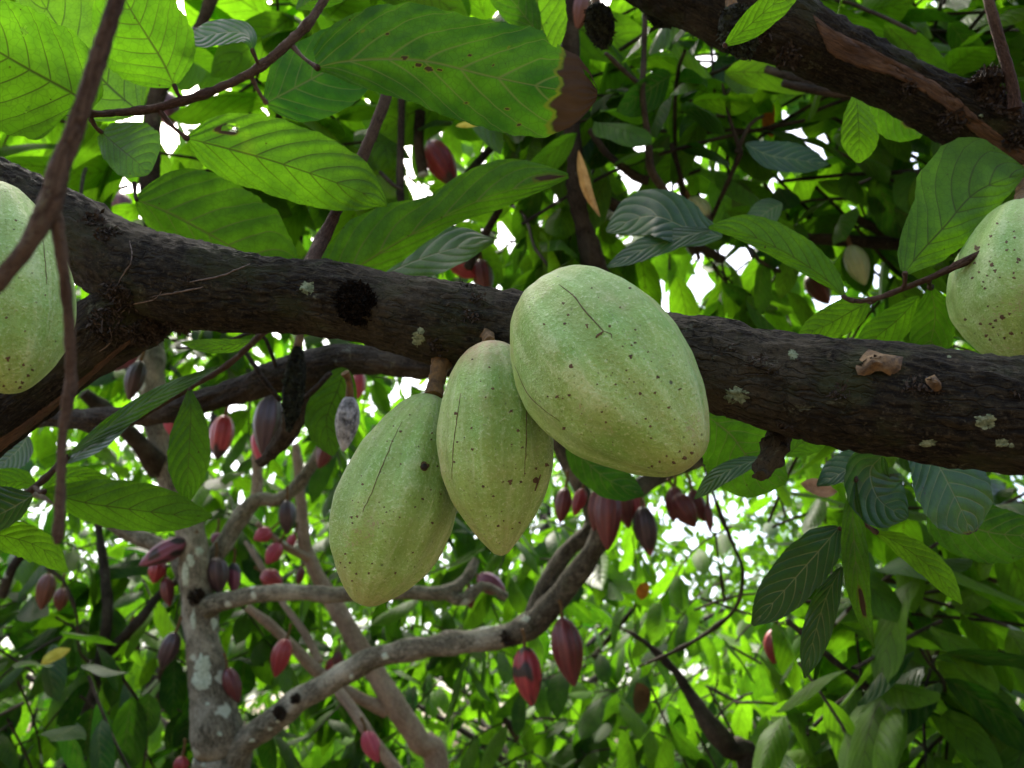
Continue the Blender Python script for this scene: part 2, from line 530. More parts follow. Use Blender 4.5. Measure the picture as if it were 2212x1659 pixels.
def mat_pod_green():
    k = NT('green pod husk')
    at = k.attr(); pos = k.obj()
    sp = k.n('ShaderNodeSeparateColor', Color=at.outputs['Color'])   # R blush, G furrow, B paleness
    n1 = k.noise(pos, 18.0, 4, 0.6); n2 = k.noise(pos, 480.0, 4, 0.8); n3 = k.noise(pos, 60.0, 5, 0.75)
    st = k.noise(k.scaled(k.uv(), (42, 2.6, 1)), 1.0, 3, 0.6, 0.5)
    col = k.mix(k.ramp(n1, 0.3, 0.7), (0.130, 0.275, 0.038), (0.250, 0.395, 0.088))
    col = k.mix(k.ramp(st, 0.50, 0.72, 0, 0.36), col, (0.46, 0.55, 0.28))
    col = k.mix(k.ramp(st, 0.46, 0.28, 0, 0.40), col, (0.155, 0.260, 0.038))
    col = k.mix(k.math('MULTIPLY', sp.outputs[2], k.ramp(n3, 0.35, 0.65, 0.1, 0.9)), col, (0.47, 0.59, 0.31))
    col = k.mix(k.ramp(n2, 0.52, 0.68, 0, 0.50), col, (0.53, 0.64, 0.37))
    col = k.mix(k.ramp(n2, 0.46, 0.33, 0, 0.50), col, (0.115, 0.19, 0.025))
    col = k.mix(k.math('MULTIPLY', sp.outputs[1], 0.28), col, (0.15, 0.19, 0.045))
    col = k.mix(k.math('MULTIPLY', sp.outputs[0], k.ramp(n3, 0.35, 0.62, 0.35, 1.0)), col, (0.31, 0.205, 0.105))
    def spots(scale, thr, rmax, c, strength):
        v = k.voro(pos, scale); kk = k.n('ShaderNodeSeparateColor', Color=v.outputs['Color'])
        r = k.math('MULTIPLY_ADD', kk.outputs[1], rmax * 0.7, rmax * 0.3)
        m = k.math('MULTIPLY', k.ramp(v.outputs['Distance'], r, k.math('MULTIPLY', r, 0.45)), k.math('GREATER_THAN', kk.outputs[0], thr))
        return k.mix(k.math('MULTIPLY', m, strength), col, c)
    col = spots(420.0, 0.55, 0.30, (0.10, 0.11, 0.04), 0.75)
    col = spots(190.0, 0.80, 0.20, (0.06, 0.06, 0.03), 0.85)
    col = spots(75.0, 0.72, 0.13, (0.035, 0.035, 0.018), 0.9)
    nt = k.noise(k.scaled(pos, (1, 1, 1)), 34.0, 5, 0.7)
    scuff = k.math('MULTIPLY', k.ramp(nt, 0.55, 0.70, 0, 0.75), k.ramp(n2, 0.47, 0.58))
    col = k.mix(scuff, col, (0.23, 0.16, 0.08))
    nor = k.bump(k.math('ADD', n2, k.math('MULTIPLY', n3, 2.2)), 0.55, 0.0016)
    return k.out(k.pbsdf(col, k.ramp(n3, 0.3, 0.7, 0.38, 0.56), 0.30, nor))


def mat_pod_red():
    k = NT('red pod husk')
    at = k.attr(); pos = k.obj()
    n1 = k.noise(pos, 40.0, 4, 0.65); n2 = k.noise(pos, 300.0, 4, 0.7)
    col = k.mix(k.ramp(n1, 0.35, 0.75, 0.0, 0.45), at.outputs['Color'], k.mix(0.55, at.outputs['Color'], (0.03, 0.012, 0.014)))
    v = k.voro(pos, 120.0); kk = k.n('ShaderNodeSeparateColor', Color=v.outputs['Color'])
    m = k.math('MULTIPLY', k.ramp(v.outputs['Distance'], 0.22, 0.1), k.math('GREATER_THAN', kk.outputs[0], 0.86))
    col = k.mix(k.math('MULTIPLY', m, 0.7), col, (0.02, 0.012, 0.01))
    nor = k.bump(k.math('ADD', n2, k.math('MULTIPLY', n1, 2.0)), 0.3, 0.0015)
    return k.out(k.pbsdf(col, k.ramp(n1, 0.3, 0.7, 0.34, 0.5), 0.5, nor))


def mat_plain(name, a, b, scale, rough=0.75, spec=0.25, bump=0.5, detail=5, dist=0.003):
    k = NT(name); pos = k.obj()
    n = k.noise(pos, scale, detail, 0.65); n2 = k.noise(pos, scale * 5, 3, 0.7)
    col = k.mix(k.ramp(n, 0.3, 0.7), a, b)
    col = k.mix(k.ramp(n2, 0.55, 0.75, 0, 0.4), col, b)
    return k.out(k.pbsdf(col, rough, spec, k.bump(k.math('ADD', n, k.math('MULTIPLY', n2, 0.5)), bump, dist)))


def mat_wood():
    k = NT('bare wood'); uv = k.uv(); pos = k.obj()
    g = k.noise(k.scaled(uv, (3.0, 26.0, 1)), 1.0, 6, 0.7, 0.8); n = k.noise(pos, 30, 4)
    col = k.mix(k.ramp(g, 0.3, 0.7), (0.020, 0.011, 0.006), (0.125, 0.070, 0.032))
    col = k.mix(k.ramp(n, 0.45, 0.75, 0, 0.6), col, (0.025, 0.013, 0.008))
    return k.out(k.pbsdf(col, 0.75, 0.25, k.bump(g, 0.7, 0.003)))


LEAF = mat_leaf()
BARK = mat_bark('dark mossy bark', (0.0035, 0.003, 0.0018), (0.024, 0.0198, 0.0108), (0.068, 0.057, 0.034), 0.0, 0.6, 1.5)
TWIGM = mat_bark('twig bark', (0.022, 0.012, 0.008), (0.060, 0.034, 0.022), (0.11, 0.078, 0.052), 0.0, 0.0, 0.6, 2.0)
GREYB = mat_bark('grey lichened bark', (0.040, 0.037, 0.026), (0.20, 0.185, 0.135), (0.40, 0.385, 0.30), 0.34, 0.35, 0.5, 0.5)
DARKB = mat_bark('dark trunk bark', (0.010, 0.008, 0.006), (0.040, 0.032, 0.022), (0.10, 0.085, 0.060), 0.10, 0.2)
MIDB = mat_bark('shaded grey bark', (0.020, 0.018, 0.012), (0.085, 0.076, 0.054), (0.21, 0.195, 0.15), 0.25, 0.4, 0.5, 0.5)  # darker copy of the grey bark, shade put into its colour
PINKB = mat_bark('smooth pale bark', (0.15, 0.11, 0.080), (0.29, 0.225, 0.165), (0.42, 0.34, 0.26), 0.05, 0.0, 0.3, 0.5)
PGREEN, PRED = mat_pod_green(), mat_pod_red()
MOSS = mat_plain('dead moss', (0.008, 0.006, 0.005), (0.05, 0.036, 0.022), 200)
LICH = mat_plain('pale lichen', (0.07, 0.095, 0.050), (0.27, 0.33, 0.20), 260, 0.95, 0.05, 1.0)
MUMMY = mat_plain('rotten black pod', (0.004, 0.004, 0.0035), (0.040, 0.043, 0.030), 150, 0.95, 0.05, 1.0, 6, 0.008)
FUNGUS = mat_plain('pod with white mould', (0.012, 0.012, 0.012), (0.50, 0.50, 0.48), 70, 0.85, 0.2, 1.0, 6, 0.004)
SCAR = mat_plain('brown scar', (0.045, 0.028, 0.014), (0.12, 0.075, 0.035), 300)
STALK = mat_plain('pod stalk', (0.050, 0.030, 0.012), (0.15, 0.085, 0.025), 160)
CHIP = mat_plain('torn bark', (0.030, 0.018, 0.008), (0.15, 0.092, 0.036), 130)
ROOT = mat_plain('thin roots', (0.06, 0.045, 0.033), (0.16, 0.125, 0.10), 90)
DRY = mat_plain('dry leaf', (0.16, 0.11, 0.08), (0.42, 0.33, 0.27), 50)
TAN = mat_plain('dry tan leaf', (0.30, 0.17, 0.05), (0.55, 0.36, 0.13), 50)
ORANGE = mat_plain('orange dying leaf', (0.35, 0.09, 0.015), (0.55, 0.20, 0.03), 50)
YELLOW = mat_plain('yellow leaf', (0.45, 0.42, 0.04), (0.62, 0.58, 0.10), 40)
WOOD = mat_wood()
BLACKMOSS = mat_plain('black fibre', (0.002, 0.002, 0.0015), (0.012, 0.009, 0.006), 160, 0.95, 0.05)
LICHW = mat_plain('whitish lichen', (0.26, 0.33, 0.25), (0.52, 0.60, 0.49), 120, 0.95, 0.05, 0.8)
GREENMOSS = mat_plain('black green moss', (0.006, 0.006, 0.005), (0.045, 0.055, 0.030), 160, 0.95, 0.05)
SOIL = mat_plain('leaf litter soil', (0.06, 0.045, 0.03), (0.17, 0.12, 0.075), 6, 0.9, 0.1)

# ------------------------------------------------------------------ small surface pieces
def tuft(mb, centre, normal, rad, n, lo=0.002, hi=0.006, flat=0.5, w=0.0008):
    """a tangle of short curled scales"""
    nrm = unit(normal); a = unit(np.cross(nrm, (0.3, 0.5, 0.8))); b = np.cross(nrm, a)
    for _ in range(n):
        th, rr = RNG.uniform(0, 2 * math.pi), rad * math.sqrt(RNG.random())
        p = centre + (a * math.cos(th) + b * math.sin(th)) * rr - nrm * 0.001 + nrm * max(0, flat * rad * (1 - (rr / rad) ** 2)) * RNG.random()
        d = unit(nrm * RNG.uniform(0.1, 1) + a * RNG.normal(0, 0.7) + b * RNG.normal(0, 0.7))
        L = RNG.uniform(lo, hi); sd = unit(np.cross(d, RNG.normal(0, 1, 3))) * w * RNG.uniform(0.6, 1.8)
        bend = RNG.normal(0, 0.35, 3) * L
        v = [p - sd, p + sd, p + d * L * 0.55 + sd * 0.9 + bend * 0.3, p + d * L * 0.55 - sd * 0.9 + bend * 0.3, p + d * L + bend]
        mb.add(v, [(0, 1, 2, 3)]); mb.add([v[3], v[2], v[4]], [(0, 1, 2)])


def patch(mb, bvh, u, v, ru, rv, off=0.0006, rings=4, seg=26, seed=0.0, rag=0.45, ang=0.0):
    """irregular flake lying on a surface"""
    V, ok = [], True
    ca, sa = math.cos(ang), math.sin(ang)
    for i in range(rings + 1):
        for k in range(seg):
            a = 2 * math.pi * k / seg
            r = (i / rings) * (1 + rag * noise.noise(Vector((math.cos(a) * 1.6 + seed, math.sin(a) * 1.6, seed))) + rag * 0.6 * noise.noise(Vector((math.cos(a) * 5 + seed, math.sin(a) * 5, 1))) + rag * 0.45 * noise.noise(Vector((math.cos(a) * 11 + seed, math.sin(a) * 11, 4))))
            x, y = ru * r * math.cos(a), rv * r * math.sin(a)
            loc, nor = hit(bvh, u + x * ca - y * sa, v + x * sa + y * ca)
            if loc is None: return False
            V.append(loc + nor * (off if i < rings else -off * 0.3))
    F = []
    for i in range(rings):
        for k in range(seg):
            F.append((i * seg + k, i * seg + (k + 1) % seg, (i + 1) * seg + (k + 1) % seg, (i + 1) * seg + k))
    mb.add(V, F)
    return True


def strip(mb, bvh, top, bot, nu, nv, off):
    T, B = resample(catmull(top, 60), nu + 1)[0], resample(catmull(bot, 60), nu + 1)[0]
    V, UV, good = [], [], []
    for i in range(nu + 1):
        for j in range(nv + 1):
            t = j / nv
            q = T[i] * (1 - t) + B[i] * t
            e = 5 * noise.noise(Vector((i * 0.3, j * 0.0 + (0 if j < nv / 2 else 9), 3)))
            if j in (0, nv): q = q + np.array((0, e))
            loc, nor = hit(bvh, q[0], q[1])
            good.append(loc is not None)
            dip = off * (1 - 2.2 * math.sin(math.pi * t) ** 2 * 0.0) if 0 < j < nv and 0 < i < nu else -off * 0.5
            V.append((loc + nor * dip) if loc is not None else np.zeros(3)); UV.append((i / nu * 3.0, t))
    F = []
    for i in range(nu):
        for j in range(nv):
            q = (i * (nv + 1) + j, (i + 1) * (nv + 1) + j, (i + 1) * (nv + 1) + j + 1, i * (nv + 1) + j + 1)
            if all(good[x] for x in q): F.append(q)
    if F: mb.add(V, F, UV)


def line_on(mb, bvh, pts, r, seg=5):
    """a thin raised scar or root that follows a surface"""
    c = resample(catmull(pts, 40), 24)[0]
    rows = []
    for i, (u, v) in enumerate(c):
        w = 1.6 * noise.noise(Vector((u * 0.09, v * 0.09, 1)))
        loc, nor = hit(bvh, u + w, v + w)
        if loc is None: continue
        rows.append(np.append(loc + nor * r * 0.15, r * (0.75 + 0.5 * random.random()) * (0.4 + 0.6 * math.sin(math.pi * (i + 1) / 26))))
    if len(rows) > 3: tube(mb, np.array(rows), seg, 0.003, cap=False)


# ------------------------------------------------------------------ pods
PODP = {
    'blunt': [(0, 0), (.012, .26), (.04, .46), (.09, .64), (.17, .81), (.28, .94), (.40, 1.0), (.53, .99), (.66, .91), (.78, .76), (.88, .565), (.94, .41), (.97, .315), (.99, .19), (1, 0)],
    'long': [(0, 0), (.012, .22), (.04, .40), (.09, .57), (.17, .75), (.28, .90), (.40, .98), (.50, 1.0), (.62, .95), (.74, .80), (.84, .575), (.92, .345), (.965, .20), (.99, .12), (1, 0)],
    'low': [(0, 0), (.012, .20), (.04, .36), (.09, .52), (.18, .71), (.30, .87), (.43, .97), (.56, 1.0), (.68, .95), (.79, .81), (.88, .605), (.94, .41), (.975, .265), (.993, .15), (1, 0)],
    'point': [(0, 0), (.012, .22), (.04, .42), (.10, .64), (.2, .85), (.32, .97), (.43, 1.0), (.55, .95), (.67, .82), (.78, .63), (.87, .43), (.94, .25), (.98, .12), (1, 0)],
}


def pod_geo(B, T, hw, kind, ridge, nu, nv, lump, seed, colf, bow=0.0):
    B, T = np.asarray(B), np.asarray(T)
    ax = T - B; L = np.linalg.norm(ax); ax /= L
    a = FWD - ax * (FWD @ ax); a = unit(a); b = np.cross(ax, a)
    tab = np.array(PODP[kind])
    t = 0.5 - 0.5 * np.cos(np.linspace(0, math.pi, nu + 1))
    rad = prof(PODP[kind], t) if nu < 30 else np.interp(t, tab[:, 0], tab[:, 1])
    if nu >= 30:
        for _ in range(3):
            rad[2:-2] = 0.25 * rad[1:-3] + 0.5 * rad[2:-2] + 0.25 * rad[3:-1]
    rad[0] = rad[-1] = 0.0
    V, C, UV = [], [], []
    for i in range(nu + 1):
        for j in range(nv + 1):
            th = 2 * math.pi * j / nv
            rd = math.cos(10 * th + seed) * 0.5 + math.cos(5 * th + seed * 0.5) * 0.5
            e = math.sin(math.pi * min(1, t[i] * 1.02)) ** 0.5
            r = hw * rad[i] * (1 + ridge * rd * (0.6 + 0.4 * e))
            n = a * math.cos(th) + b * math.sin(th)
            p = B + ax * (t[i] * L) + n * r + a * 0 + b * bow * hw * math.sin(math.pi * t[i])
            if lump: p = p + n * (hw * lump * noise.noise(Vector(p * (0.55 / hw) + seed)) * e + hw * lump * 0.35 * noise.noise(Vector(p * (2.0 / hw) + seed)) * e)
            V.append(p); C.append(colf(t[i], th, rd, p)); UV.append((j / nv, t[i]))
    i, j = np.meshgrid(np.arange(nu), np.arange(nv), indexing='ij')
    q = i * (nv + 1) + j
    F = np.stack([q, q + 1, q + nv + 2, q + nv + 1], -1).reshape(-1, 4)
    m = MB(); m.add(V, F, UV, C)
    return m


def green_col(blush_base=0.8, blush_tip=0.35, side=None):
    def f(t, th, rd, p):
        nz = noise.noise(Vector(p * 28.0))
        bl = blush_base * 1.2 * max(0, 1 - t / 0.2) * (0.7 + 0.6 * nz) + blush_tip * max(0, (t - 0.80) / 0.2)
        bl += 0.35 * max(0, nz - 0.15) + (0.25 * max(0, rd - 0.55) * (1 - t))
        if side is not None: bl += side[1] * max(0, math.cos(th - side[0])) ** 2 * (0.6 + 0.6 * noise.noise(Vector(p * 60.0)))
        fur = min(1, max(0, -rd - 0.1) * 1.6)
        pale = max(0, min(1, 0.25 + 0.8 * noise.noise(Vector(p * 20.0 + 4.0)))) * (0.4 + 0.6 * max(0, rd))
        return (min(1, max(0, bl)), fur, pale, 1)
    return f


def green_pod(base, tip, hw, kind, label, group, scars=(), blots=(), hole=None, stalk=None, seed=1.0, ridge=0.048, blush=(0.8, 0.35), side=None, name='cacao_pod', rnd_blots=0):
    B, T = P(*base), P(*tip)
    dm = (base[2] + tip[2]) / 2
    m = pod_geo(B, T, hw * S(dm), kind, ridge, 110, 160, 0.085, seed, green_col(*blush, side))
    root = thing(name, B, label, 'cacao pod', group)
    bv = m.bvh()
    m.build('husk', PGREEN, root)
    if scars:
        s = MB()
        for pts, r in scars:
            s = MB(); line_on(s, bv, pts, r * 0.72); s.build('scar_line', SCAR, root)
    bl = list(blots)
    for _ in range(rnd_blots):
        t, w = RNG.uniform(0.12, 0.9), RNG.uniform(-0.75, 0.75)
        c = np.array(base[:2]) * (1 - t) + np.array(tip[:2]) * t
        ax = unit(np.array(tip[:2]) - np.array(base[:2]))
        c = c + np.array((-ax[1], ax[0])) * w * hw * float(np.interp(t, *np.array(PODP[kind]).T))
        bl.append((c[0], c[1], RNG.uniform(1.5, 4.0)))
    if bl:
        s = MB()
        for k, (u, v, r) in enumerate(bl): patch(s, bv, u, v, r * 0.95, r * .8, 0.00025, 2, 12, k * 3.3, 0.7)
        if s.v: s.build('blemishes', SCAR, root)
    if hole:
        u, v, r = hole
        s = MB(); patch(s, bv, u, v, r * 1.5, r * 1.6, 0.0003, 2, 16, 2.0, 0.5); s.build('hole_rim', SCAR, root)
        s = MB(); patch(s, bv, u, v, r, r, 0.0012, 3, 16, 5.0, 0.15); s.build('borer_hole', MOSS, root)
    if stalk:
        s = MB(); tube(s, pxpath(stalk), 14, 0.002, 0.0012, 300.0, 0.001, seed=seed); s.build('stalk', STALK, root)
    return root


REDS = {
    'crimson': ((0.20, 0.012, 0.020), (0.40, 0.055, 0.06)),
    'pink': ((0.34, 0.030, 0.07), (0.52, 0.11, 0.16)),
    'purple': ((0.13, 0.028, 0.060), (0.28, 0.085, 0.14)),
    'maroon': ((0.070, 0.009, 0.012), (0.17, 0.032, 0.030)),
    'brown': ((0.10, 0.028, 0.018), (0.19, 0.07, 0.04)),
    'dark': ((0.020, 0.010, 0.014), (0.075, 0.042, 0.046)),
    'pale': ((0.26, 0.33, 0.14), (0.40, 0.44, 0.24)),
    'olive': ((0.20, 0.20, 0.08), (0.30, 0.27, 0.12)),
}
BLACK = (0.016, 0.011, 0.010)


def red_col(kind, dark_top=0.0, dark_tip=0.0, patchy=0.0, stripe=0.5, seed=0.0, tipcol=None):
    lo, hi = np.array(REDS[kind][0]), np.array(REDS[kind][1])
    tc = np.array(tipcol) if tipcol is not None else np.array(BLACK)
    def f(t, th, rd, p):
        k = 0.5 + 0.5 * rd
        c = lo * (1 - k * stripe) + hi * k * stripe
        nz = noise.noise(Vector((t * 4 + seed, math.cos(th) * 1.3 + seed, math.sin(th) * 1.3)))
        dk = 0.0
        if dark_top: dk = max(dk, min(1, max(0, (dark_top - t + 0.18 * nz) / 0.08)))
        if patchy: dk = max(dk, min(1, max(0, (nz - 0.5 + patchy) / 0.15)))
        c = c * (1 - dk) + np.array(BLACK) * dk
        if dark_tip:
            q = min(1, max(0, (t - 1 + dark_tip + 0.15 * nz) / 0.07)); c = c * (1 - q) + tc * q
        return (c[0], c[1], c[2], 1)
    return f


PODS_PX = []


def red_pod(u, v, d, hl, hw, ang, kind, label, near=0.0, group='red pods hanging behind the bough', stalk=True, ridge=0.085, shape='point', nu=34, nv=60, mat=None, toward=0.25, stalk_to=None, **kw):
    """ang: heading of the tip in the picture, 90 = straight down"""
    PODS_PX.append((u, v, d, hl))
    ca, sa = math.cos(R(ang)), math.sin(R(ang))
    dz = hl * S(d) * toward
    B, T = P(u - ca * hl, v - sa * hl, d) + FWD * dz, P(u + ca * hl, v + sa * hl, d) - FWD * dz
    sd = u * 0.37 + v * 0.11
    m = pod_geo(B, T, hw * S(d), shape, ridge, nu, nv, 0.05, sd, red_col(kind, seed=sd, **kw))
    root = thing('cacao_pod', B, label, 'cacao pod', group)
    m.build('husk', mat or PRED, root)
    if stalk:
        s = MB()
        end = P(*stalk_to) if stalk_to else B - unit(T - B) * 0.035 + np.array((0, 0, 0.012))
        tube(s, np.array([np.append(B + unit(T - B) * 0.004, 0.0055), np.append((B + end) / 2 + np.array((0.002, 0, 0.003)), 0.004), np.append(end, 0.0055)]), 8, 0.006)
        s.build('stalk', STALK, root)
    return root


# ================================================================== THE PLACE
# ---- ground
mb = MB()
nx = 60
gx, gy = np.meshgrid(np.linspace(-60, 60, nx), np.linspace(-40, 90, nx), indexing='ij')
gz = np.array([[0.06 * noise.noise(Vector((x * 0.5, y * 0.5, 0))) for x, y in zip(a, b)] for a, b in zip(gx, gy)])
idx = np.arange(nx * nx).reshape(nx, nx)
mb.add(np.stack([gx, gy, gz], -1).reshape(-1, 3), np.stack([idx[:-1, :-1], idx[1:, :-1], idx[1:, 1:], idx[:-1, 1:]], -1).reshape(-1, 4))
tag(mb.build('ground', SOIL, origin=(0, 0, 0)), 'leaf littered soil under the cacao trees', 'ground', kind='structure')

# ---- the tree in front: trunk from the lower left, bough crossing the picture
GROUND_Z = 0.0
tA = thing('cacao_tree', P(-700, 1600, 0.9) * np.array((1, 1, 0)), 'dark mossy cacao tree whose thick bough crosses the whole picture', 'tree')
M = MB()
bough_px = [(-330, 300, .70, 62), (-160, 352, .69, 66), (0, 418, .675, 74), (130, 490, .66, 82), (250, 560, .645, 92), (330, 597, .635, 96), (430, 620, .62, 92), (560, 634, .605, 81), (700, 647, .595, 80), (850, 677, .585, 88), (960, 699, .575, 92), (1110, 723, .565, 94), (1300, 755, .55, 95), (1500, 786, .53, 97), (1700, 826, .50, 107), (1880, 858, .475, 122), (2030, 876, .46, 128), (2212, 897, .45, 123), (2420, 925, .45, 118), (2700, 965, .47, 104), (3050, 1000, .53, 80), (3450, 1040, .62, 54), (3900, 1090, .75, 30), (4200, 1110, .85, 12)]
tube(M, pxpath(bough_px), 110, 0.0032, 0.0016, 150.0, 0.0045, seed=1.3)
bvM = M.bvh(); M.build('bough', BARK, tA)
Fk = MB()
fork = pxpath([(395, 640, .645, 40), (330, 660, .645, 70), (262, 690, .645, 76), (190, 745, .645, 66), (110, 812, .645, 63), (0, 893, .645, 67), (-140, 1000, .65, 74), (-400, 1250, .70, 95)])
g0 = P(-700, 1600, 0.9)
fork = np.vstack([fork, [g0[0], g0[1], 0.75, 0.055], [g0[0], g0[1], -0.05, 0.075]])
tube(Fk, fork, 90, 0.0036, 0.0018, 150.0, 0.005, seed=4.1)
bvF = Fk.bvh(); Fk.build('trunk', BARK, tA)
w = MB()
strip(w, bvF, [(290, 725), (240, 762), (150, 838), (60, 905), (-30, 965)], [(283, 738), (232, 783), (142, 864), (52, 938), (-30, 1000)], 60, 8, 0.0012)
w.build('bare_wood', WOOD, tA)
w = MB()
for (u, v, r, n) in [(318, 716, 42, 420), (262, 640, 40, 260), (235, 700, 40, 180), (385, 705, 28, 140), (200, 480, 30, 90), (230, 505, 26, 90)]:
    for bv in (bvM, bvF):
        loc, nor = hit(bv, u, v)
        if loc is not None: tuft(w, loc, nor, r * S(.63), int(n * 1.8), 0.0012, 0.0055, 0.4, 0.0007)
w.build('root_mat', MOSS, tA)
w = MB()
loc, nor = hit(bvM, 768, 655); tuft(w, loc, nor, 0.0150, 1800, 0.001, 0.0035, 0.6, 0.0007)
w.build('old_pod_cushion', BLACKMOSS, tA)
w = MB()
for (u, v, r, n) in [(1010, 615, 20, 60), (1015, 690, 22, 90), (948, 748, 24, 110), (1030, 650, 20, 70), (535, 615, 12, 40), (400, 600, 20, 70), (1640, 800, 38, 160), (1570, 755, 16, 50), (1815, 845, 18, 60), (2040, 885, 14, 50), (1990, 845, 30, 110), (1885, 800, 26, 90), (2200, 860, 18, 40), (1560, 890, 20, 70), (1700, 925, 22, 90)]:
    loc, nor = hit(bvM, u, v)
    if loc is not None: tuft(w, loc, nor, r * S(.54), n, 0.0008, 0.0032, 0.15, 0.0006)
w.build('moss_tuft', MOSS, tA)
w = MB()
for k, (u, v, ru, rv) in enumerate([(665, 622, 18, 13), (905, 728, 15, 19), (1713, 765, 11, 11), (1590, 855, 26, 20), (2165, 957, 16, 10), (2185, 962, 6, 6), (2005, 958, 18, 8), (2130, 912, 22, 18), (1672, 1100, 5, 5), (2050, 770, 5, 3)]):
    w = MB()
    if patch(w, bvM, u, v, ru, rv, 0.00025, 4, 64, k * 2.7, 0.42): w.build('lichen', LICH, tA)
w = MB()
for k, pts in enumerate([[(250, 690), (280, 660), (330, 648), (350, 630)], [(330, 640), (380, 632), (440, 620)], [(245, 640), (262, 600), (285, 560), (280, 520)], [(240, 720), (260, 690), (250, 670), (270, 650)], [(410, 610), (480, 595), (540, 570)], [(215, 760), (240, 735), (235, 700)]]):
    line_on(w, bvM if k in (1, 4) else bvF, pts, 0.0007, 4); line_on(w, bvM, pts, 0.0006, 4)
if w.v: w.build('thin_root', ROOT, tA)
# torn bark flaps
def flap(pts, name, mat, bv, lift):
    m = MB(); q = []
    for (u, v) in pts:
        loc, nor = hit(bv, u, v); q.append((loc, nor))
    c = np.mean([p for p, _ in q], 0); nor = unit(np.mean([n for _, n in q], 0))
    n = len(q); V = [c + nor * lift]
    rings = 4
    for i in range(1, rings + 1):
        for k, (p, nn) in enumerate(q):
            x = c + (p - c) * i / rings
            V.append(x + nor * (lift * (1 - (i / rings) ** 2) + 0.0030 * noise.noise(Vector(x * 210)) + 0.0016 * noise.noise(Vector(x * 600)) + 0.0010) if i < rings else p + nn * (0.003 if k % 3 else -0.001))
    F3 = [(0, 1 + k, 1 + (k + 1) % n) for k in range(n)]
    F4 = [(1 + (i - 1) * n + k, 1 + i * n + k, 1 + i * n + (k + 1) % n, 1 + (i - 1) * n + (k + 1) % n) for i in range(1, rings) for k in range(n)]
    m.add(V, F3); m2 = MB(); m2.add(V, F4); m2.add([V[0]] + V[1:n + 1], F3)
    m2.build(name, mat, tA)
flap([(1853, 775), (1875, 762), (1905, 770), (1930, 765), (1950, 778), (1945, 798), (1925, 812), (1905, 808), (1890, 800), (1875, 810), (1856, 812), (1850, 795)], 'bark_flap', CHIP, bvM, 0.006)
flap([(1997, 818), (2015, 816), (2032, 832), (2034, 844), (2015, 846), (2000, 836)], 'bark_flap', CHIP, bvM, 0.006)
st = MB()
tube(st, pxpath([(1700, 915, .515, 22), (1682, 945, .51, 24), (1665, 985, .50, 22), (1650, 1015, .495, 18), (1640, 1032, .49, 8)]), 24, 0.002, 0.003, 200.0, 0.002)
st.build('dead_stub', BARK, tA)

# ---- the neighbour's bough, upper right
tB = thing('cacao_tree', P(2900, 1500, 0.9) * np.array((1, 1, 0)), 'cacao tree with stripped brown wood along its bough, top right corner', 'tree')
U = MB()
ub = pxpath([(1180, -190, .80, 74), (1340, -105, .79, 82), (1480, -38, .78, 84), (1590, 22, .77, 80), (1700, 68, .76, 76), (1800, 116, .755, 69), (1900, 163, .75, 64), (2000, 209, .745, 62), (2110, 258, .74, 66), (2212, 306, .735, 70), (2330, 370, .73, 74), (2600, 640, .76, 80)])
g1 = P(2900, 1500, 0.9)
ub = np.vstack([ub, [g1[0], g1[1], 0.9, 0.05], [g1[0], g1[1], -0.05, 0.07]])
tube(U, ub, 96, 0.0036, 0.0022, 140.0, 0.005, seed=8.8)
bvU = U.bvh(); U.build('bough', BARK, tB)
w = MB()
strip(w, bvU, [(1752, 26), (1800, 62), (1860, 90), (1930, 128), (2000, 165), (2060, 205), (2110, 250), (2160, 290), (2230, 335)], [(1790, 118), (1820, 132), (1870, 152), (1930, 168), (1985, 195), (2040, 232), (2090, 275), (2150, 325), (2230, 372)], 110, 12, 0.0016)
w.build('bare_wood', WOOD, tB)
w = MB()
for (u, v, r, n) in [(2140, 215, 34, 380), (2170, 235, 40, 300), (2060, 255, 30, 160), (2190, 300, 24, 120), (1640, 60, 26, 120), (1700, 120, 30, 120), (1960, 190, 20, 60)]:
    loc, nor = hit(bvU, u, v)
    if loc is not None: tuft(w, loc, nor, r * S(.72), int(n * 1.5), 0.0015, 0.006, 0.4, 0.0009)
loc, nor = hit(bvU, 2135, 205); tuft(w, loc + UP * 0.012, UP, 0.016, 1200, 0.0015, 0.005, 0.8, 0.0009)
w.build('moss_tuft', MOSS, tB)
w = MB(); patch(w, bvU, 2186, 226, 11, 9, 0.0012, 3, 22, 3.0, 0.7); patch(w, bvU, 2120, 250, 5, 4, 0.0012, 3, 22, 6.0, 0.7)
if w.v: w.build('lichen', LICH, tB)
w = MB(); tube(w, pxpath([(2192, 235, .70, 15), (2186, 180, .70, 12), (2160, 90, .70, 11), (2130, -20, .70, 10), (2110, -120, .71, 9)]), 14, 0.004, 0.0005, 300, 0.0008); w.build('side_shoot', TWIGM, tB)

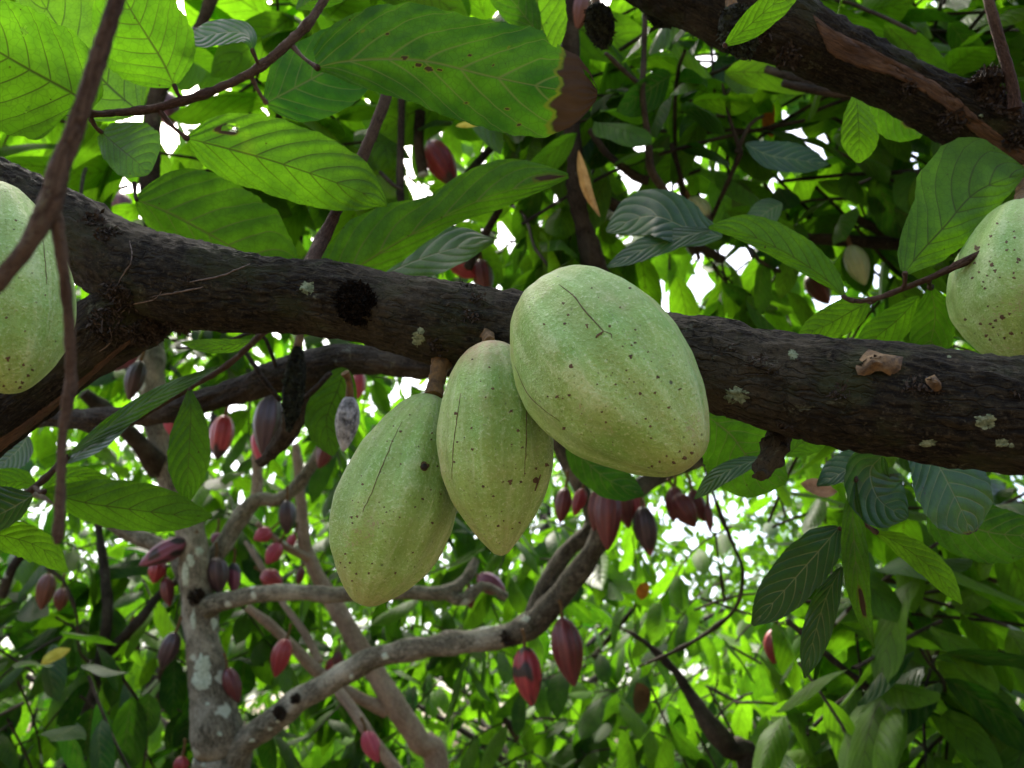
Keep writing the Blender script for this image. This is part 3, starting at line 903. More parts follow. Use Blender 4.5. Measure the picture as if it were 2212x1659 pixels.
# ---- green pods
G3 = 'green pods hanging from the main bough'
green_pod((1162, 624, .487), (1498, 1004, .432), 179, 'blunt', 'largest fat green cacao pod in front, tilted across the dark bough', G3, seed=2.2,
          scars=[([(1208, 615), (1240, 640), (1262, 670), (1285, 695), (1303, 715)], 0.00055), ([(1303, 715), (1320, 722), (1322, 732)], 0.0004), ([(1303, 716), (1295, 722), (1287, 730)], 0.0009), ([(1112, 790), (1140, 850), (1175, 885), (1210, 910)], 0.0004)],
          blots=[(1363, 770, 6), (1234, 792, 6), (1420, 815, 5), (1317, 704, 4), (1183, 856, 3), (1203, 857, 5), (1383, 850, 5), (1227, 680, 4), (1216, 655, 5), (1230, 854, 4), (1218, 925, 5), (1395, 905, 3), (1361, 622, 3), (1268, 702, 4), (1175, 700, 3), (1345, 748, 3), (1400, 760, 2.5), (1300, 890, 3), (1445, 880, 4), (1470, 840, 3), (1330, 830, 3), (1290, 830, 2.5), (1478, 990, 6), (1455, 1000, 5), (1495, 978, 5), (1440, 985, 3), (1468, 975, 3), (1425, 998, 3.5), (1500, 960, 3)], rnd_blots=24, blush=(0.75, 0.3), side=(1.2, 0.35))
green_pod((1060, 735, .515), (1083, 1201, .495), 123, 'long', 'green cacao pod in the middle of the cluster of three', G3, seed=5.1,
          scars=[([(995, 850), (988, 900), (980, 960), (976, 1035)], 0.00045), ([(1138, 870), (1137, 930), (1136, 975), (1132, 1030)], 0.00045), ([(1168, 1025), (1160, 1045), (1155, 1060)], 0.0010)],
          blots=[(1103, 1041, 7), (1158, 1039, 8), (1180, 1005, 6), (1020, 970, 4), (984, 892, 5), (1104, 888, 5), (1119, 930, 5), (1020, 776, 3), (1105, 960, 3), (988, 955, 3), (1049, 858, 2.5), (981, 998, 3)], rnd_blots=22, blush=(1.4, 0.4), side=(5.2, 0.9),
          stalk=[(1058, 738, .52, 14), (1050, 718, .545, 16), (1046, 700, .56, 24), (1044, 685, .58, 36)])
green_pod((938, 852, .548), (783, 1308, .525), 128, 'low', 'lowest green cacao pod with a round dark borer hole', G3, seed=7.7,
          scars=[([(868, 912), (845, 960), (820, 1020), (798, 1075), (783, 1105)], 0.00045)],
          blots=[(741, 1268, 5), (770, 1240, 3), (760, 1255, 3), (735, 1215, 2.5), (745, 1225, 2.5)], rnd_blots=34, hole=(916, 1008, 7.5), blush=(0.3, 0.45), side=(5.3, 1.1),
          stalk=[(936, 856, .548, 20), (942, 825, .555, 17), (950, 795, .56, 19), (955, 772, .57, 27), (958, 755, .58, 38)])
green_pod((-8, 396, .43), (26, 850, .41), 133, 'low', 'green cacao pod cut by the left edge, dark specks at its tip', G3, seed=3.4,
          blots=[(18, 775, 7), (51, 789, 4), (60, 812, 5), (48, 826, 5), (8, 833, 4), (43, 837, 5), (20, 798, 3), (34, 825, 3), (66, 789, 2)], rnd_blots=10, blush=(0.3, 0.15), scars=[([(93, 520), (98, 570), (101, 615)], 0.0004)],
          stalk=[(-8, 402, .43, 16), (-20, 400, .50, 16), (-20, 412, .62, 26)])
green_pod((2205, 436, .63), (2219, 800, .60), 140, 'low', 'pale green cacao pod with star shaped scabs at the right edge', G3, seed=9.2,
          blots=[(2150, 585, 5), (2143, 573, 6), (2137, 565, 3), (2110, 535, 8), (2090, 520, 4), (2105, 568, 4), (2165, 685, 8), (2150, 692, 5), (2180, 678, 5), (2140, 700, 4), (2130, 725, 5), (2118, 700, 4), (2185, 720, 5), (2170, 730, 4), (2200, 560, 5), (2190, 600, 5), (2100, 600, 4), (2140, 510, 4), (2175, 540, 4), (2190, 500, 3), (2085, 690, 4)], rnd_blots=40, blush=(0.2, 0.2),
          stalk=[(2205, 442, .63, 15), (2209, 425, .68, 14), (2225, 345, .735, 22)])

# ---- red and dark pods further back: u, v, depth, half length, half width, heading, colour, label, options
for a, kw in [
    ((955, 354, 1.9, 60, 31, 60, 'crimson', 'red pod with blackened shoulders behind the big leaves, top centre'), dict(dark_tip=.2, dark_top=.16, tipcol=(.05, .03, .025))),
    ((672, 465, 2.9, 31, 19, 95, 'purple', 'purple pod beside a thin stem above the left bough'), {}),
    ((640, 505, 2.9, 21, 14, 80, 'purple', 'smaller purple pod below its purple neighbour above the bough'), {}),
    ((264, 450, 2.6, 36, 22, 70, 'purple', 'striped purple pod half hidden behind the left bough'), dict(stripe=.9)),
    ((362, 238, 2.3, 42, 26, 75, 'purple', 'purple pod behind the curved twig at upper left'), dict(stripe=.8)),
    ((1002, 578, 2.0, 36, 24, 40, 'crimson', 'crimson pod just above the bough, left of the big green pod'), {}),
    ((1044, 600, 2.0, 42, 22, 80, 'maroon', 'maroon pod touching the crimson one above the bough'), {}),
    ((272, 772, 2.0, 36, 20, 125, 'purple', 'purple pod below the fork of the dark tree'), dict(dark_tip=.3, tipcol=(.10, .04, .06))),
    ((291, 822, 2.1, 44, 20, 100, 'dark', 'withered grey black pod below the fork, beside a purple one'), {}),
    ((478, 945, 2.1, 48, 25, 95, 'crimson', 'bright crimson ribbed pod with black tip under the dark bough'), dict(dark_tip=.27, stripe=.9)),
    ((578, 918, 1.8, 66, 32, 95, 'dark', 'large wine brown pod with a grey cap under the bough'), dict(stripe=.6)),
    ((566, 962, 1.95, 40, 24, 85, 'pink', 'pink tip of a pod behind the wine brown one'), {}),
    ((775, 832, 2.7, 30, 15, 92, 'pink', 'small pink pod in bright light right of the mouldy pod'), {}),
    ((368, 915, 2.6, 27, 14, 80, 'pink', 'pale pink young pod behind the hanging leaf'), {}),
    ((700, 985, 2.5, 28, 18, 110, 'maroon', 'maroon pod in shade below the mouldy pod'), {}),
    ((352, 1194, 2.55, 52, 23, 152, 'purple', 'purple black pod lying sideways at the trunk top'), dict(patchy=.42)),
    ((338, 1236, 2.6, 24, 17, 100, 'crimson', 'crimson pod under the sideways purple black pod'), {}),
    ((362, 1278, 2.6, 32, 14, 75, 'maroon', 'dark red pod hugging the left side of the grey trunk'), {}),
    ((470, 1243, 2.6, 38, 24, 80, 'dark', 'black ribbed pod on the right of the grey trunk'), dict(stripe=.9)),
    ((505, 1249, 2.65, 32, 15, 85, 'purple', 'purple pod beside the black ribbed one'), dict(dark_top=.3)),
    ((567, 1155, 3.0, 20, 17, 150, 'pink', 'round pink pod highest on the thin pale shoot'), {}),
    ((590, 1196, 3.0, 25, 17, 120, 'pink', 'pink pod pointing down from the thin pale shoot'), {}),
    ((588, 1250, 3.0, 26, 20, 20, 'crimson', 'stubby crimson pod above the horizontal grey branch'), dict(stripe=.6)),
    ((628, 1170, 3.1, 17, 10, 110, 'pink', 'tiny pink pod on the pale shoot, right of the others'), {}),
    ((620, 1117, 2.7, 36, 19, 85, 'dark', 'slate coloured withered pod near the tall pale stem'), {}),
    ((468, 1166, 2.8, 16, 13, 90, 'purple', 'small purple pod in the fork of the grey trunk'), {}),
    ((648, 1245, 3.2, 20, 9, 100, 'maroon', 'slender maroon pod beside the pale stem'), {}),
    ((607, 1421, 2.6, 40, 21, 105, 'crimson', 'glossy bright red pod hanging under the slanting pale branch'), {}),
    ((503, 1480, 2.5, 38, 18, 65, 'maroon', 'dark red pod close to the right side of the trunk'), dict(stripe=.3)),
    ((363, 1406, 2.5, 40, 20, 108, 'dark', 'black pod with red ribs left of the trunk'), dict(stripe=.9, dark_tip=.2)),
    ((97, 1278, 2.7, 37, 19, 95, 'brown', 'brownish red pod hanging alone at far left'), {}),
    ((131, 1295, 2.8, 24, 15, 90, 'brown', 'shorter brownish pod next to the one at far left'), {}),
    ((390, 1655, 2.4, 20, 16, 95, 'crimson', 'bright red pod at the bottom edge below the trunk'), {}),
    ((803, 1613, 2.7, 34, 19, 62, 'pink', 'pink pod on a slanting stem at the bottom edge'), {}),
    ((1141, 1461, 2.2, 60, 31, 82, 'crimson', 'red pod with a large black rotten patch on its right'), dict(patchy=.30, dark_top=.12)),
    ((1227, 1408, 2.2, 70, 33, 80, 'maroon', 'long dark red pod beside the one with the black patch'), dict(stripe=.7)),
    ((1313, 1118, 2.1, 68, 29, 92, 'maroon', 'largest maroon pod in the bunch below the big green pod'), dict(stripe=.7)),
    ((1347, 1085, 2.2, 56, 24, 80, 'maroon', 'maroon pod at the back of the bunch below the big green pod'), {}),
    ((1216, 1092, 2.2, 38, 18, 100, 'maroon', 'dark red pod at the left end of the bunch'), {}),
    ((1250, 1085, 2.25, 30, 15, 110, 'crimson', 'small red pod left of the largest maroon pod'), {}),
    ((1396, 1147, 2.1, 52, 25, 82, 'dark', 'nearly black pod with red tip, right of the maroon bunch'), dict(dark_tip=.1, tipcol=(.2, .03, .03))),
    ((1480, 1103, 2.2, 40, 25, 60, 'maroon', 'maroon pod at the right end of the bunch'), {}),
    ((1532, 1120, 2.2, 30, 9, 88, 'maroon', 'thin dark red pod under the big pod tip, on the right'), {}),
    ((1290, 1098, 2.16, 48, 20, 100, 'maroon', 'maroon pod pressed against the left flank of the largest maroon pod'), dict(stripe=.7)),
    ((1378, 1098, 2.2, 44, 19, 75, 'crimson', 'crimson pod wedged above the nearly black pod of the bunch'), dict(stripe=.5)),
    ((1508, 1092, 2.25, 36, 18, 70, 'maroon', 'small maroon pod behind the one at the right end of the bunch'), {}),
    ((1456, 1088, 2.22, 38, 19, 95, 'maroon', 'shaded maroon pod left of the one at the right end of the bunch'), {}),
    ((1674, 1396, 2.5, 36, 25, 100, 'crimson', 'dull red pod between dark hanging leaves at lower right'), {}),
    ((1852, 573, 1.7, 46, 24, 75, 'pale', 'small whitish green pod above the right bough'), dict(stripe=.3, dark_tip=.0)),
    ((1768, 625, 2.3, 38, 24, 60, 'maroon', 'shaded dark red pod above the right bough'), {}),
    ((1512, 457, 1.6, 38, 24, 55, 'pale', 'pale pod with black rot at its tip, upper right'), dict(patchy=.25, dark_tip=.3)),
    ((1497, 530, 1.8, 24, 16, 92, 'pale', 'stubby yellowish pod with black tip below the pale one'), dict(dark_tip=.55)),
    ((1062, 1262, 2.9, 34, 22, 25, 'purple', 'dull pinkish pod resting on a crooked branch, centre'), {}),
    ((1015, 1292, 2.9, 22, 13, 80, 'maroon', 'small maroon pod under the crooked branch'), {}),
    ((1252, 22, 1.5, 52, 24, 100, 'brown', 'brown red pod behind the mossy black pod at the top'), {}),
    ((730, 1430, 3.4, 22, 11, 90, 'maroon', 'small maroon pod in the far leaves behind the slanting branch'), {}),
    ((712, 1440, 3.5, 18, 10, 110, 'crimson', 'tiny red pod just left of another behind the slanting branch'), {}),
]:
    red_pod(*a, **kw)
GM = 'mummified black pods'
red_pod(1296, 58, .85, 56, 31, 82, 'dark', 'mossy black shrivelled pod hanging at the top, nearest the centre', group=GM, mat=MUMMY, ridge=0.10, nu=60, nv=80)
red_pod(1434, 18, .85, 46, 44, 85, 'dark', 'round black rotten pod at the top edge', group=GM, mat=MUMMY, ridge=0.10, nu=60, nv=80)
red_pod(1596, 72, .66, 66, 40, 80, 'dark', 'mossy black pod half covered by a green leaf', group=GM, mat=MUMMY, ridge=0.10, nu=60, nv=80)
red_pod(634, 838, .92, 96, 23, 92, 'dark', 'long black mummified pod hanging under the bough', group=GM, mat=MUMMY, ridge=0.10, shape='long', nu=60, nv=60)
for o, (u, v, ru, rv) in zip([q for q in list(bpy.data.objects) if q.get('group') == GM], [(1296, 58, 30, 52), (1434, 14, 42, 44), (1596, 72, 38, 62), (634, 838, 22, 92)]):
    hk = [c for c in o.children if c.name.startswith('husk')][0]
    off = parent_origin(hk); bv = BVHTree.FromPolygons([tuple(np.array(q.co) + off) for q in hk.data.vertices], [tuple(q.vertices) for q in hk.data.polygons])
    w = MB()
    for _ in range(170):
        loc, nor = hit(bv, u + RNG.uniform(-1, 1) * ru, v + RNG.uniform(-1, 1) * rv)
        if loc is not None: tuft(w, loc, nor, .004, 7, .0012, .004, .3, .0008)
    w.build('moss', GREENMOSS, o)
red_pod(749, 915, .95, 60, 25, 94, 'dark', 'shrivelled pod covered with white mould', group=GM, mat=FUNGUS, ridge=0.12, nu=60, nv=60, stalk_to=(745, 805, .95))

# ---- leafy twigs and single leaves in front
def petiole(a, b, parent, r=0.0016):
    m = MB()
    a, b = np.asarray(a), np.asarray(b); mid = (a + b) / 2 + np.array((0, 0, -0.002))
    tube(m, np.array([np.append(a, r * 1.35), np.append(a * .8 + mid * .2, r * 1.3), np.append(mid, r * .85), np.append(b * .8 + mid * .2, r * 1.15), np.append(b, r * 1.7), np.append(b + (b - mid) * .12, r * 1.0)]), 10, 0.002, 0.0002, 400)
    m.build('petiole', TWIGM, parent)


def twig(stem, label, leaves, rough=0.0006):
    root = thing('leafy_twig', P(*stem[0][:3]), label, 'twig', 'leafy twigs in front')
    m = MB(); tube(m, pxpath(stem), 14, 0.003, rough, 250.0, 0.0008, nodes=0.25); m.build('stem', TWIGM, root)
    for L in leaves:
        L = dict(L); att = L.pop('at', None); lab = L.pop('label', None); lm = L.pop('mat', LEAF)
        m = MB(); b = leaf(m, **L); o = m.build('leaf', lm, root)
        if lab: o['label'] = lab
        if att is not None: petiole(P(*att), b, o, L.get('pr_', 0.0018))
    return root


def single(label, at=None, group='single leaves around the bough', mat=None, **L):
    m = MB(); b = leaf(m, **L)
    root = thing('cacao_leaf', b, label, 'leaf', group)
    m.build('blade', mat or LEAF, root)
    if at is not None: petiole(P(*at), b, root)
    return root


def prof_px(wmax, tab):
    return [(s, w / wmax) for s, w in tab]


I_UP = prof_px(124, [(0, 40), (.05, 70), (.12, 98), (.22, 118), (.34, 124), (.42, 116), (.5, 112), (.6, 118), (.7, 122), (.78, 122), (.82, 100), (.85, 92), (.92, 78), (.97, 45), (1, 6)])
I_DN = prof_px(112, [(0, 6), (.05, 28), (.12, 52), (.22, 74), (.34, 92), (.45, 104), (.55, 110), (.65, 112), (.75, 112), (.83, 108), (.9, 88), (.95, 62), (.98, 35), (1, 6)])
twig([(740, -70, .72, 10), (697, 5, .71, 10), (655, 62, .70, 10), (560, 146, .69, 10), (470, 192, .68, 9), (400, 217, .67, 9), (330, 235, .665, 8), (270, 242, .66, 8), (190, 247, .65, 7), (120, 243, .64, 4)],
     'curved brown twig carrying the largest leaves, upper left', [
    dict(mid=[(190, 240, .64), (165, 207, .62), (60, 148, .60), (-60, 80, .58), (-150, 40, .57)], wl=150, wr=120, pl=BROAD, tilt=(.2, .25), youth=.52, wave=1.7, at=(245, 243, .655), holes=[(.52, -.6, .07), (.3, .5, .05)], nu=80, nv=30, seed=3),
    dict(mid=[(300, 240, .72), (240, 190, .74), (165, 110, .76), (95, 10, .78), (60, -60, .79)], wl=100, wr=120, pl=BROAD, tilt=(.1, .3), youth=.85, seed=5, at=(300, 240, .67)),
    dict(mid=[(118, 240, .66), (70, 215, .66), (20, 190, .66), (-60, 175, .66)], wl=30, wr=46, tilt=(.2, .2), youth=.72, seed=6),
    dict(mid=[(376, 184, .665), (350, 130, .66), (318, 78, .655), (285, 25, .65), (240, -60, .65)], wl=104, wr=94, pl=BROAD, tilt=(.25, .1), youth=.42, at=(396, 216, .67), seed=9),
    dict(mid=[(220, 286, .66), (255, 318, .655), (290, 345, .65), (322, 375, .65)], wl=80, wr=46, pl=[(0, .3), (.1, .55), (.3, .85), (.5, 1.0), (.7, 1.0), (.85, .75), (.95, .35), (1, .02)], tilt=(.6, -.6), wave=2.2, youth=.55, at=(196, 256, .655), seed=12, shade=.4, label='ribbed leaf seen from its upper side'),
    dict(mid=[(404, 299, .67), (480, 318, .68), (580, 345, .69), (700, 385, .70), (790, 420, .70), (836, 445, .70)], wl=92, wr=72, pl=BROAD, tilt=(.35, .2), youth=.5, nu=96, nv=34, at=(345, 240, .667), wave=1.6, dead=dry_spot(.17, .5, .17), seed=15, holes=[(.18, .55, .13)]),
    dict(mid=[(545, 108, .68), (540, 85, .68), (520, 70, .69), (470, 72, .70), (430, 80, .71), (388, 62, .72)], wl=26, wr=30, tilt=(-.9, .9), wave=1.6, youth=.05, at=(566, 146, .69), seed=18, shade=0.5, label='dark curled glossy leaf with a brown tip', dead=dry_tip(.82)),
    dict(mid=[(575, 222, .70), (640, 188, .72), (700, 155, .74), (770, 110, .76), (830, 60, .77)], wl=84, wr=92, pl=BROAD, tilt=(.15, .1), youth=.06, at=(540, 160, .69), seed=21),
    dict(mid=[(685, 146, .665), (740, 134, .655), (830, 128, .645), (930, 134, .635), (1060, 165, .63), (1180, 189, .62), (1290, 204, .615)], wl=124, wr=112, pl=I_UP, pr=I_DN, tilt=(.12, .22), youth=.14, nu=150, nv=48, at=(632, 100, .70), seed=24.2, dead=dry_many(dry_tip(.845, .045), *[dry_spot(a, b, c * .7) for a, b, c in [(.31, .03, .05), (.36, -.10, .06), (.40, -.16, .07), (.44, -.12, .04), (.53, .30, .03), (.62, .22, .03), (.70, -.55, .035), (.56, -.62, .03), (.25, .45, .03), (.75, -.78, .05), (.48, -.4, .03), (.17, .6, .03), (.66, .6, .03)]]), ragged=.02, holes=[(.80, 1.0, .12), (.97, .75, .10)], label='big leaf with a dry brown tip'),
    dict(mid=[(640, 20, .70), (665, 5, .71), (720, -20, .72), (800, -60, .73)], wl=36, wr=30, youth=.12, seed=27, tilt=(.5, .5)),
])
single('broad shaded leaf tucked behind the bough, left of centre', at=(290, 395, .76), mid=[(295, 432, .75), (360, 458, .755), (440, 500, .76), (540, 555, .765), (650, 605, .77)], wl=128, wr=70, pl=BROAD, tilt=(.3, .15), youth=.36, seed=31)
single('twisted leaf with a notch rising from behind the bough at centre', mid=[(700, 640, .80), (770, 580, .79), (880, 512, .78), (1000, 448, .77), (1120, 405, .76), (1228, 382, .75)], wl=100, wr=44, dead=dry_spot(.93, .2, .2), pl=[(0, .3), (.1, .7), (.2, 1.0), (.3, .95), (.45, .65), (.52, .52), (.6, .62), (.72, .78), (.84, .62), (.93, .35), (1, .02)], tilt=(.35, .3), youth=.36, seed=34, ragged=.02)
single('pale shining leaf tip just above the bough at centre', mid=[(770, 640, .84), (840, 590, .83), (920, 555, .82), (1000, 532, .80), (1068, 520, .79)], wl=56, wr=44, tilt=(.9, -.9), wave=1.8, youth=.35, seed=37, shade=0.5)
single('bright leaf pointing up beside the big brown tipped leaf', mid=[(1170, 130, .9), (1168, 60, .9), (1165, -20, .9), (1160, -90, .9)], wl=64, wr=64, pl=BROAD, youth=.9, seed=40, mid_=None) if False else single('bright leaf above the brown tipped leaf at top centre', mid=[(1195, 112, .92), (1172, 60, .92), (1160, 0, .92), (1150, -90, .92)], wl=72, wr=60, pl=BROAD, youth=.9, seed=40)
single('shaded leaf crossing in front of the bright one, top centre', mid=[(1165, 75, .88), (1130, 30, .88), (1090, -20, .88), (1050, -80, .88)], wl=40, wr=44, youth=.3, seed=43)
single('yellow green leaf hanging in front of a mossy black pod', at=(1568, 96, .60), mid=[(1566, 98, .58), (1610, 62, .57), (1660, 18, .56), (1740, -50, .56)], wl=28, wr=34, tilt=(-.3, .3), youth=.55, seed=46)
single('light oval leaf hanging below the upper right bough', mid=[(1850, 205, .80), (1853, 250, .79), (1856, 300, .78), (1854, 352, .78)], wl=42, wr=40, pl=[(0, .2), (.15, .55), (.35, .85), (.55, 1.0), (.75, .95), (.9, .6), (1, .03)], youth=.55, seed=49, wave=.5)
single('green leaf with a dead brown corner under the upper right bough', mid=[(1870, 205, .84), (1910, 235, .84), (1950, 265, .84), (1990, 295, .84)], wl=60, wr=50, pl=BROAD, youth=.35, seed=52, dead=dry_spot(.72, .3, .4))
for lab, L in [
    ('grey green triangular leaf left of the pale rotting pod', dict(mid=[(1560, 510, .88), (1500, 500, .88), (1430, 470, .88), (1380, 470, .9), (1310, 500, .92)], wl=44, wr=60, tilt=(-.9, .9), youth=.12, seed=55, shade=0.5)),
    ('bluish leaf pointing left above the big green pod', dict(mid=[(1535, 497, .86), (1480, 510, .86), (1400, 535, .87), (1310, 577, .88)], wl=24, wr=26, tilt=(-.9, .9), youth=.05, seed=58, shade=0.5)),
    ('dark ribbed leaf in the shade below the upper right bough', dict(mid=[(1610, 310, 1.2), (1660, 335, 1.2), (1720, 345, 1.2), (1790, 355, 1.22)], wl=36, wr=30, tilt=(.8, -.8), wave=2, youth=.02, seed=61, shade=0.5)),
    ('small pale green leaf near the pale rotting pod', dict(mid=[(1690, 440, 1.2), (1660, 455, 1.2), (1635, 475, 1.2), (1610, 490, 1.2)], wl=32, wr=30, tilt=(-1.0, 1.0), youth=.15, seed=64, shade=0.5)),
    ('big leaf rising behind the tip of the largest green pod', dict(mid=[(1530, 900, .66), (1580, 940, .67), (1620, 990, .68), (1700, 1040, .70)], wl=70, wr=90, pl=BROAD, youth=.35, seed=67)),
    ('bluish narrow leaf under the dead stub', dict(mid=[(1650, 990, .64), (1600, 1005, .64), (1550, 1030, .64), (1500, 1078, .65)], wl=22, wr=20, tilt=(-.8, .8), youth=.08, seed=70, shade=0.5)),
    ('light green leaf just right of the dead stub', dict(mid=[(1700, 985, .70), (1730, 958, .70), (1770, 945, .70), (1800, 948, .70)], wl=28, wr=32, youth=.5, seed=73)),
    ('drooping leaf below the big green pod', dict(mid=[(1230, 950, 1.1), (1270, 1000, 1.1), (1320, 1040, 1.1), (1390, 1070, 1.1)], wl=44, wr=40, pl=BROAD, youth=.12, seed=76)),
    ('oval leaf behind the mouldy pod', dict(mid=[(745, 795, 1.02), (730, 840, 1.02), (705, 910, 1.02), (720, 985, 1.02)], wl=48, wr=48, pl=BROAD, youth=.45, seed=79)),
    ('dark leaf at the left edge beside the blurred twig', dict(mid=[(70, 1070, .7), (30, 1095, .7), (-20, 1120, .7), (-90, 1150, .7)], wl=34, wr=60, youth=.04, seed=82, shade=.7, tilt=(-.6, .6))),
    ('ragged bright leaf at the left edge below the twig', dict(mid=[(-60, 1150, .72), (20, 1160, .72), (90, 1185, .72), (146, 1236, .72)], wl=38, wr=38, youth=.9, seed=85, ragged=.05)),
    ('pale bluish leaf at the left edge under the trunk', dict(mid=[(60, 940, .95), (45, 965, .95), (25, 985, .95), (-5, 1010, .95)], wl=34, wr=30, tilt=(-.8, .8), youth=.0, seed=88, shade=0.5)),
]:
    single(lab, **L)

twig([(2120, 545, .60, 7), (2060, 577, .61, 7), (2010, 600, .62, 6), (1960, 620, .63, 6), (1900, 642, .64, 5), (1850, 650, .65, 5), (1818, 640, .655, 4)], 'thin twig with three leaves left of the right hand pod', [
    dict(mid=[(1955, 590, .62), (1985, 550, .63), (2040, 490, .64), (2110, 415, .66), (2215, 370, .68)], wl=130, wr=62, pl=[(0, .05), (.06, .3), (.2, .5), (.4, .72), (.6, .95), (.72, 1.0), (.85, .7), (.95, .3), (1, .02)], pr=PROF, tilt=(.5, .2), youth=.55, at=(1952, 622, .63), seed=91),
    dict(mid=[(1823, 640, .655), (1780, 600, .66), (1700, 548, .66), (1610, 505, .67), (1530, 492, .67)], wl=22, wr=52, tilt=(.2, .3), youth=.45, at=(1845, 650, .65), seed=94),
    dict(mid=[(1878, 652, .66), (1840, 672, .68), (1790, 700, .69), (1722, 728, .70)], wl=38, wr=36, pl=BROAD, youth=.72, at=(1890, 645, .645), seed=97),
    dict(mid=[(2010, 620, .66), (2020, 680, .67), (2010, 740, .68), (1990, 800, .69)], wl=46, wr=50, youth=.25, seed=98, at=(2005, 602, .62)),
    dict(mid=[(1985, 640, .70), (1940, 690, .71), (1880, 740, .72), (1850, 790, .73)], wl=40, wr=36, youth=.5, seed=99),
])
twig([(600, 690, .74, 6), (567, 720, .74, 6), (520, 765, .75, 6), (470, 803, .76, 6), (410, 838, .77, 6), (287, 908, .78, 7), (150, 988, .78, 7), (83, 1046, .78, 7), (20, 1095, .78, 7), (-60, 1160, .78, 7)], 'slanting twig with long leaves below the fork, lower left', [
    dict(mid=[(410, 842, .765), (412, 900, .75), (408, 980, .74), (403, 1087, .735)], wl=48, wr=48, pl=[(0, .06), (.08, .3), (.2, .58), (.38, .88), (.55, 1.0), (.7, .92), (.82, .7), (.92, .4), (1, .03)], tilt=(.12, .05), youth=.42, at=(412, 836, .77), seed=101, wave=.6),
    dict(mid=[(95, 1062, .74), (180, 1085, .73), (280, 1100, .72), (380, 1112, .715), (458, 1116, .71)], wl=62, wr=46, tilt=(.2, .35), youth=.46, at=(75, 1052, .78), seed=104),
    dict(mid=[(88, 1062, .80), (130, 1035, .80), (180, 1030, .80), (255, 1050, .80)], wl=22, wr=32, youth=.75, at=(80, 1048, .78), seed=107),
    dict(mid=[(145, 985, .77), (240, 918, .76), (350, 850, .75), (478, 788, .74)], wl=20, wr=22, pl=NARROW, tilt=(.5, -.5), youth=.30, at=(140, 993, .78), seed=110, shade=.3),
    dict(mid=[(145, 1000, .77), (200, 960, .765), (250, 925, .76), (300, 893, .76)], wl=18, wr=22, pl=NARROW, tilt=(.9, -.9), youth=.05, seed=113, shade=.9),
    dict(mid=[(80, 1050, .79), (40, 1040, .79), (0, 1050, .79), (-60, 1080, .79)], wl=22, wr=34, youth=.6, seed=116),
    dict(mid=[(550, 735, .75), (500, 745, .76), (440, 745, .77), (390, 740, .78)], wl=18, wr=14, youth=.7, seed=117),
])
twig([(1960, 930, .66, 6), (1905, 968, .65, 6), (1870, 1020, .65, 6), (1840, 1090, .65, 5), (1822, 1150, .66, 4)], 'drooping twig with shining leaves under the right end of the bough', [
    dict(mid=[(1980, 940, .60), (2022, 996, .59), (2064, 1075, .58), (2100, 1152, .58)], wl=84, wr=76, pl=[(0, .35), (.1, .6), (.3, .85), (.5, 1.0), (.7, 1.0), (.85, .8), (.95, .4), (1, .03)], tilt=(.9, -.9), wave=3.0, youth=.14, at=(1950, 935, .65), seed=121, shade=0.5, label='pale shining ribbed leaf with a torn tip', dead=dry_tip(.96)),
    dict(mid=[(1905, 985, .63), (1880, 1020, .63), (1900, 1080, .63), (1960, 1120, .63)], wl=70, wr=60, pl=BROAD, tilt=(.9, -.9), wave=3.0, youth=.02, seed=124, shade=0.5),
    dict(mid=[(1900, 985, .645), (1860, 1000, .65), (1820, 1020, .65), (1765, 1050, .655)], wl=20, wr=40, tilt=(-.9, .9), wave=3.0, youth=.03, seed=127, shade=0.5),
    dict(mid=[(1846, 1035, .62), (1842, 1120, .61), (1850, 1230, .60), (1862, 1310, .60), (1888, 1400, .60)], wl=30, wr=30, pl=NARROW, tilt=(.3, .3), youth=.38, at=(1862, 1030, .65), seed=130, dead=dry_spot(.72, .1, .30), label='long narrow leaf with a bleached spot'),
    dict(mid=[(1893, 1150, .64), (1950, 1180, .63), (2020, 1235, .62), (2078, 1305, .62)], wl=32, wr=26, tilt=(.2, .2), youth=.85, at=(1838, 1100, .65), seed=133),
    dict(mid=[(1812, 1140, .66), (1760, 1200, .66), (1690, 1280, .67), (1625, 1350, .68)], wl=52, wr=56, pl=BROAD, tilt=(-.5, .5), wave=1.5, youth=.0, at=(1824, 1140, .66), seed=136, shade=.5),
    dict(mid=[(1818, 1225, .67), (1785, 1290, .67), (1760, 1370, .67), (1738, 1465, .67)], wl=36, wr=30, tilt=(-.5, .5), wave=1.6, youth=.0, seed=139, shade=.5),
    dict(mid=[(2010, 1080, .72), (2060, 1120, .72), (2140, 1150, .72), (2260, 1160, .72)], wl=60, wr=70, pl=BROAD, youth=.22, seed=142),
])
# blurred bare twig close to the lens
t = thing('bare_twig', P(250, -60, .24), 'blurred bare brown twig close by, forking at the left', 'twig')
m = MB(); tube(m, pxpath([(262, -40, .235, 19), (245, 20, .235, 19), (205, 150, .235, 20), (165, 270, .235, 20), (130, 360, .235, 22), (108, 440, .235, 23), (60, 530, .235, 18), (0, 605, .235, 17), (-60, 670, .235, 17)]), 20, 0.002, 0.0004, 400, 0.0008); m.build('stem', TWIGM, t)
m = MB(); tube(m, pxpath([(112, 430, .235, 16), (126, 510, .24, 13), (145, 640, .245, 12), (153, 800, .25, 12), (150, 850, .25, 14), (135, 940, .25, 11), (131, 1050, .25, 11), (126, 1160, .25, 13), (122, 1175, .25, 6)]), 18, 0.002, 0.0003, 400, 0.0006); m.build('side_shoot', TWIGM, t)

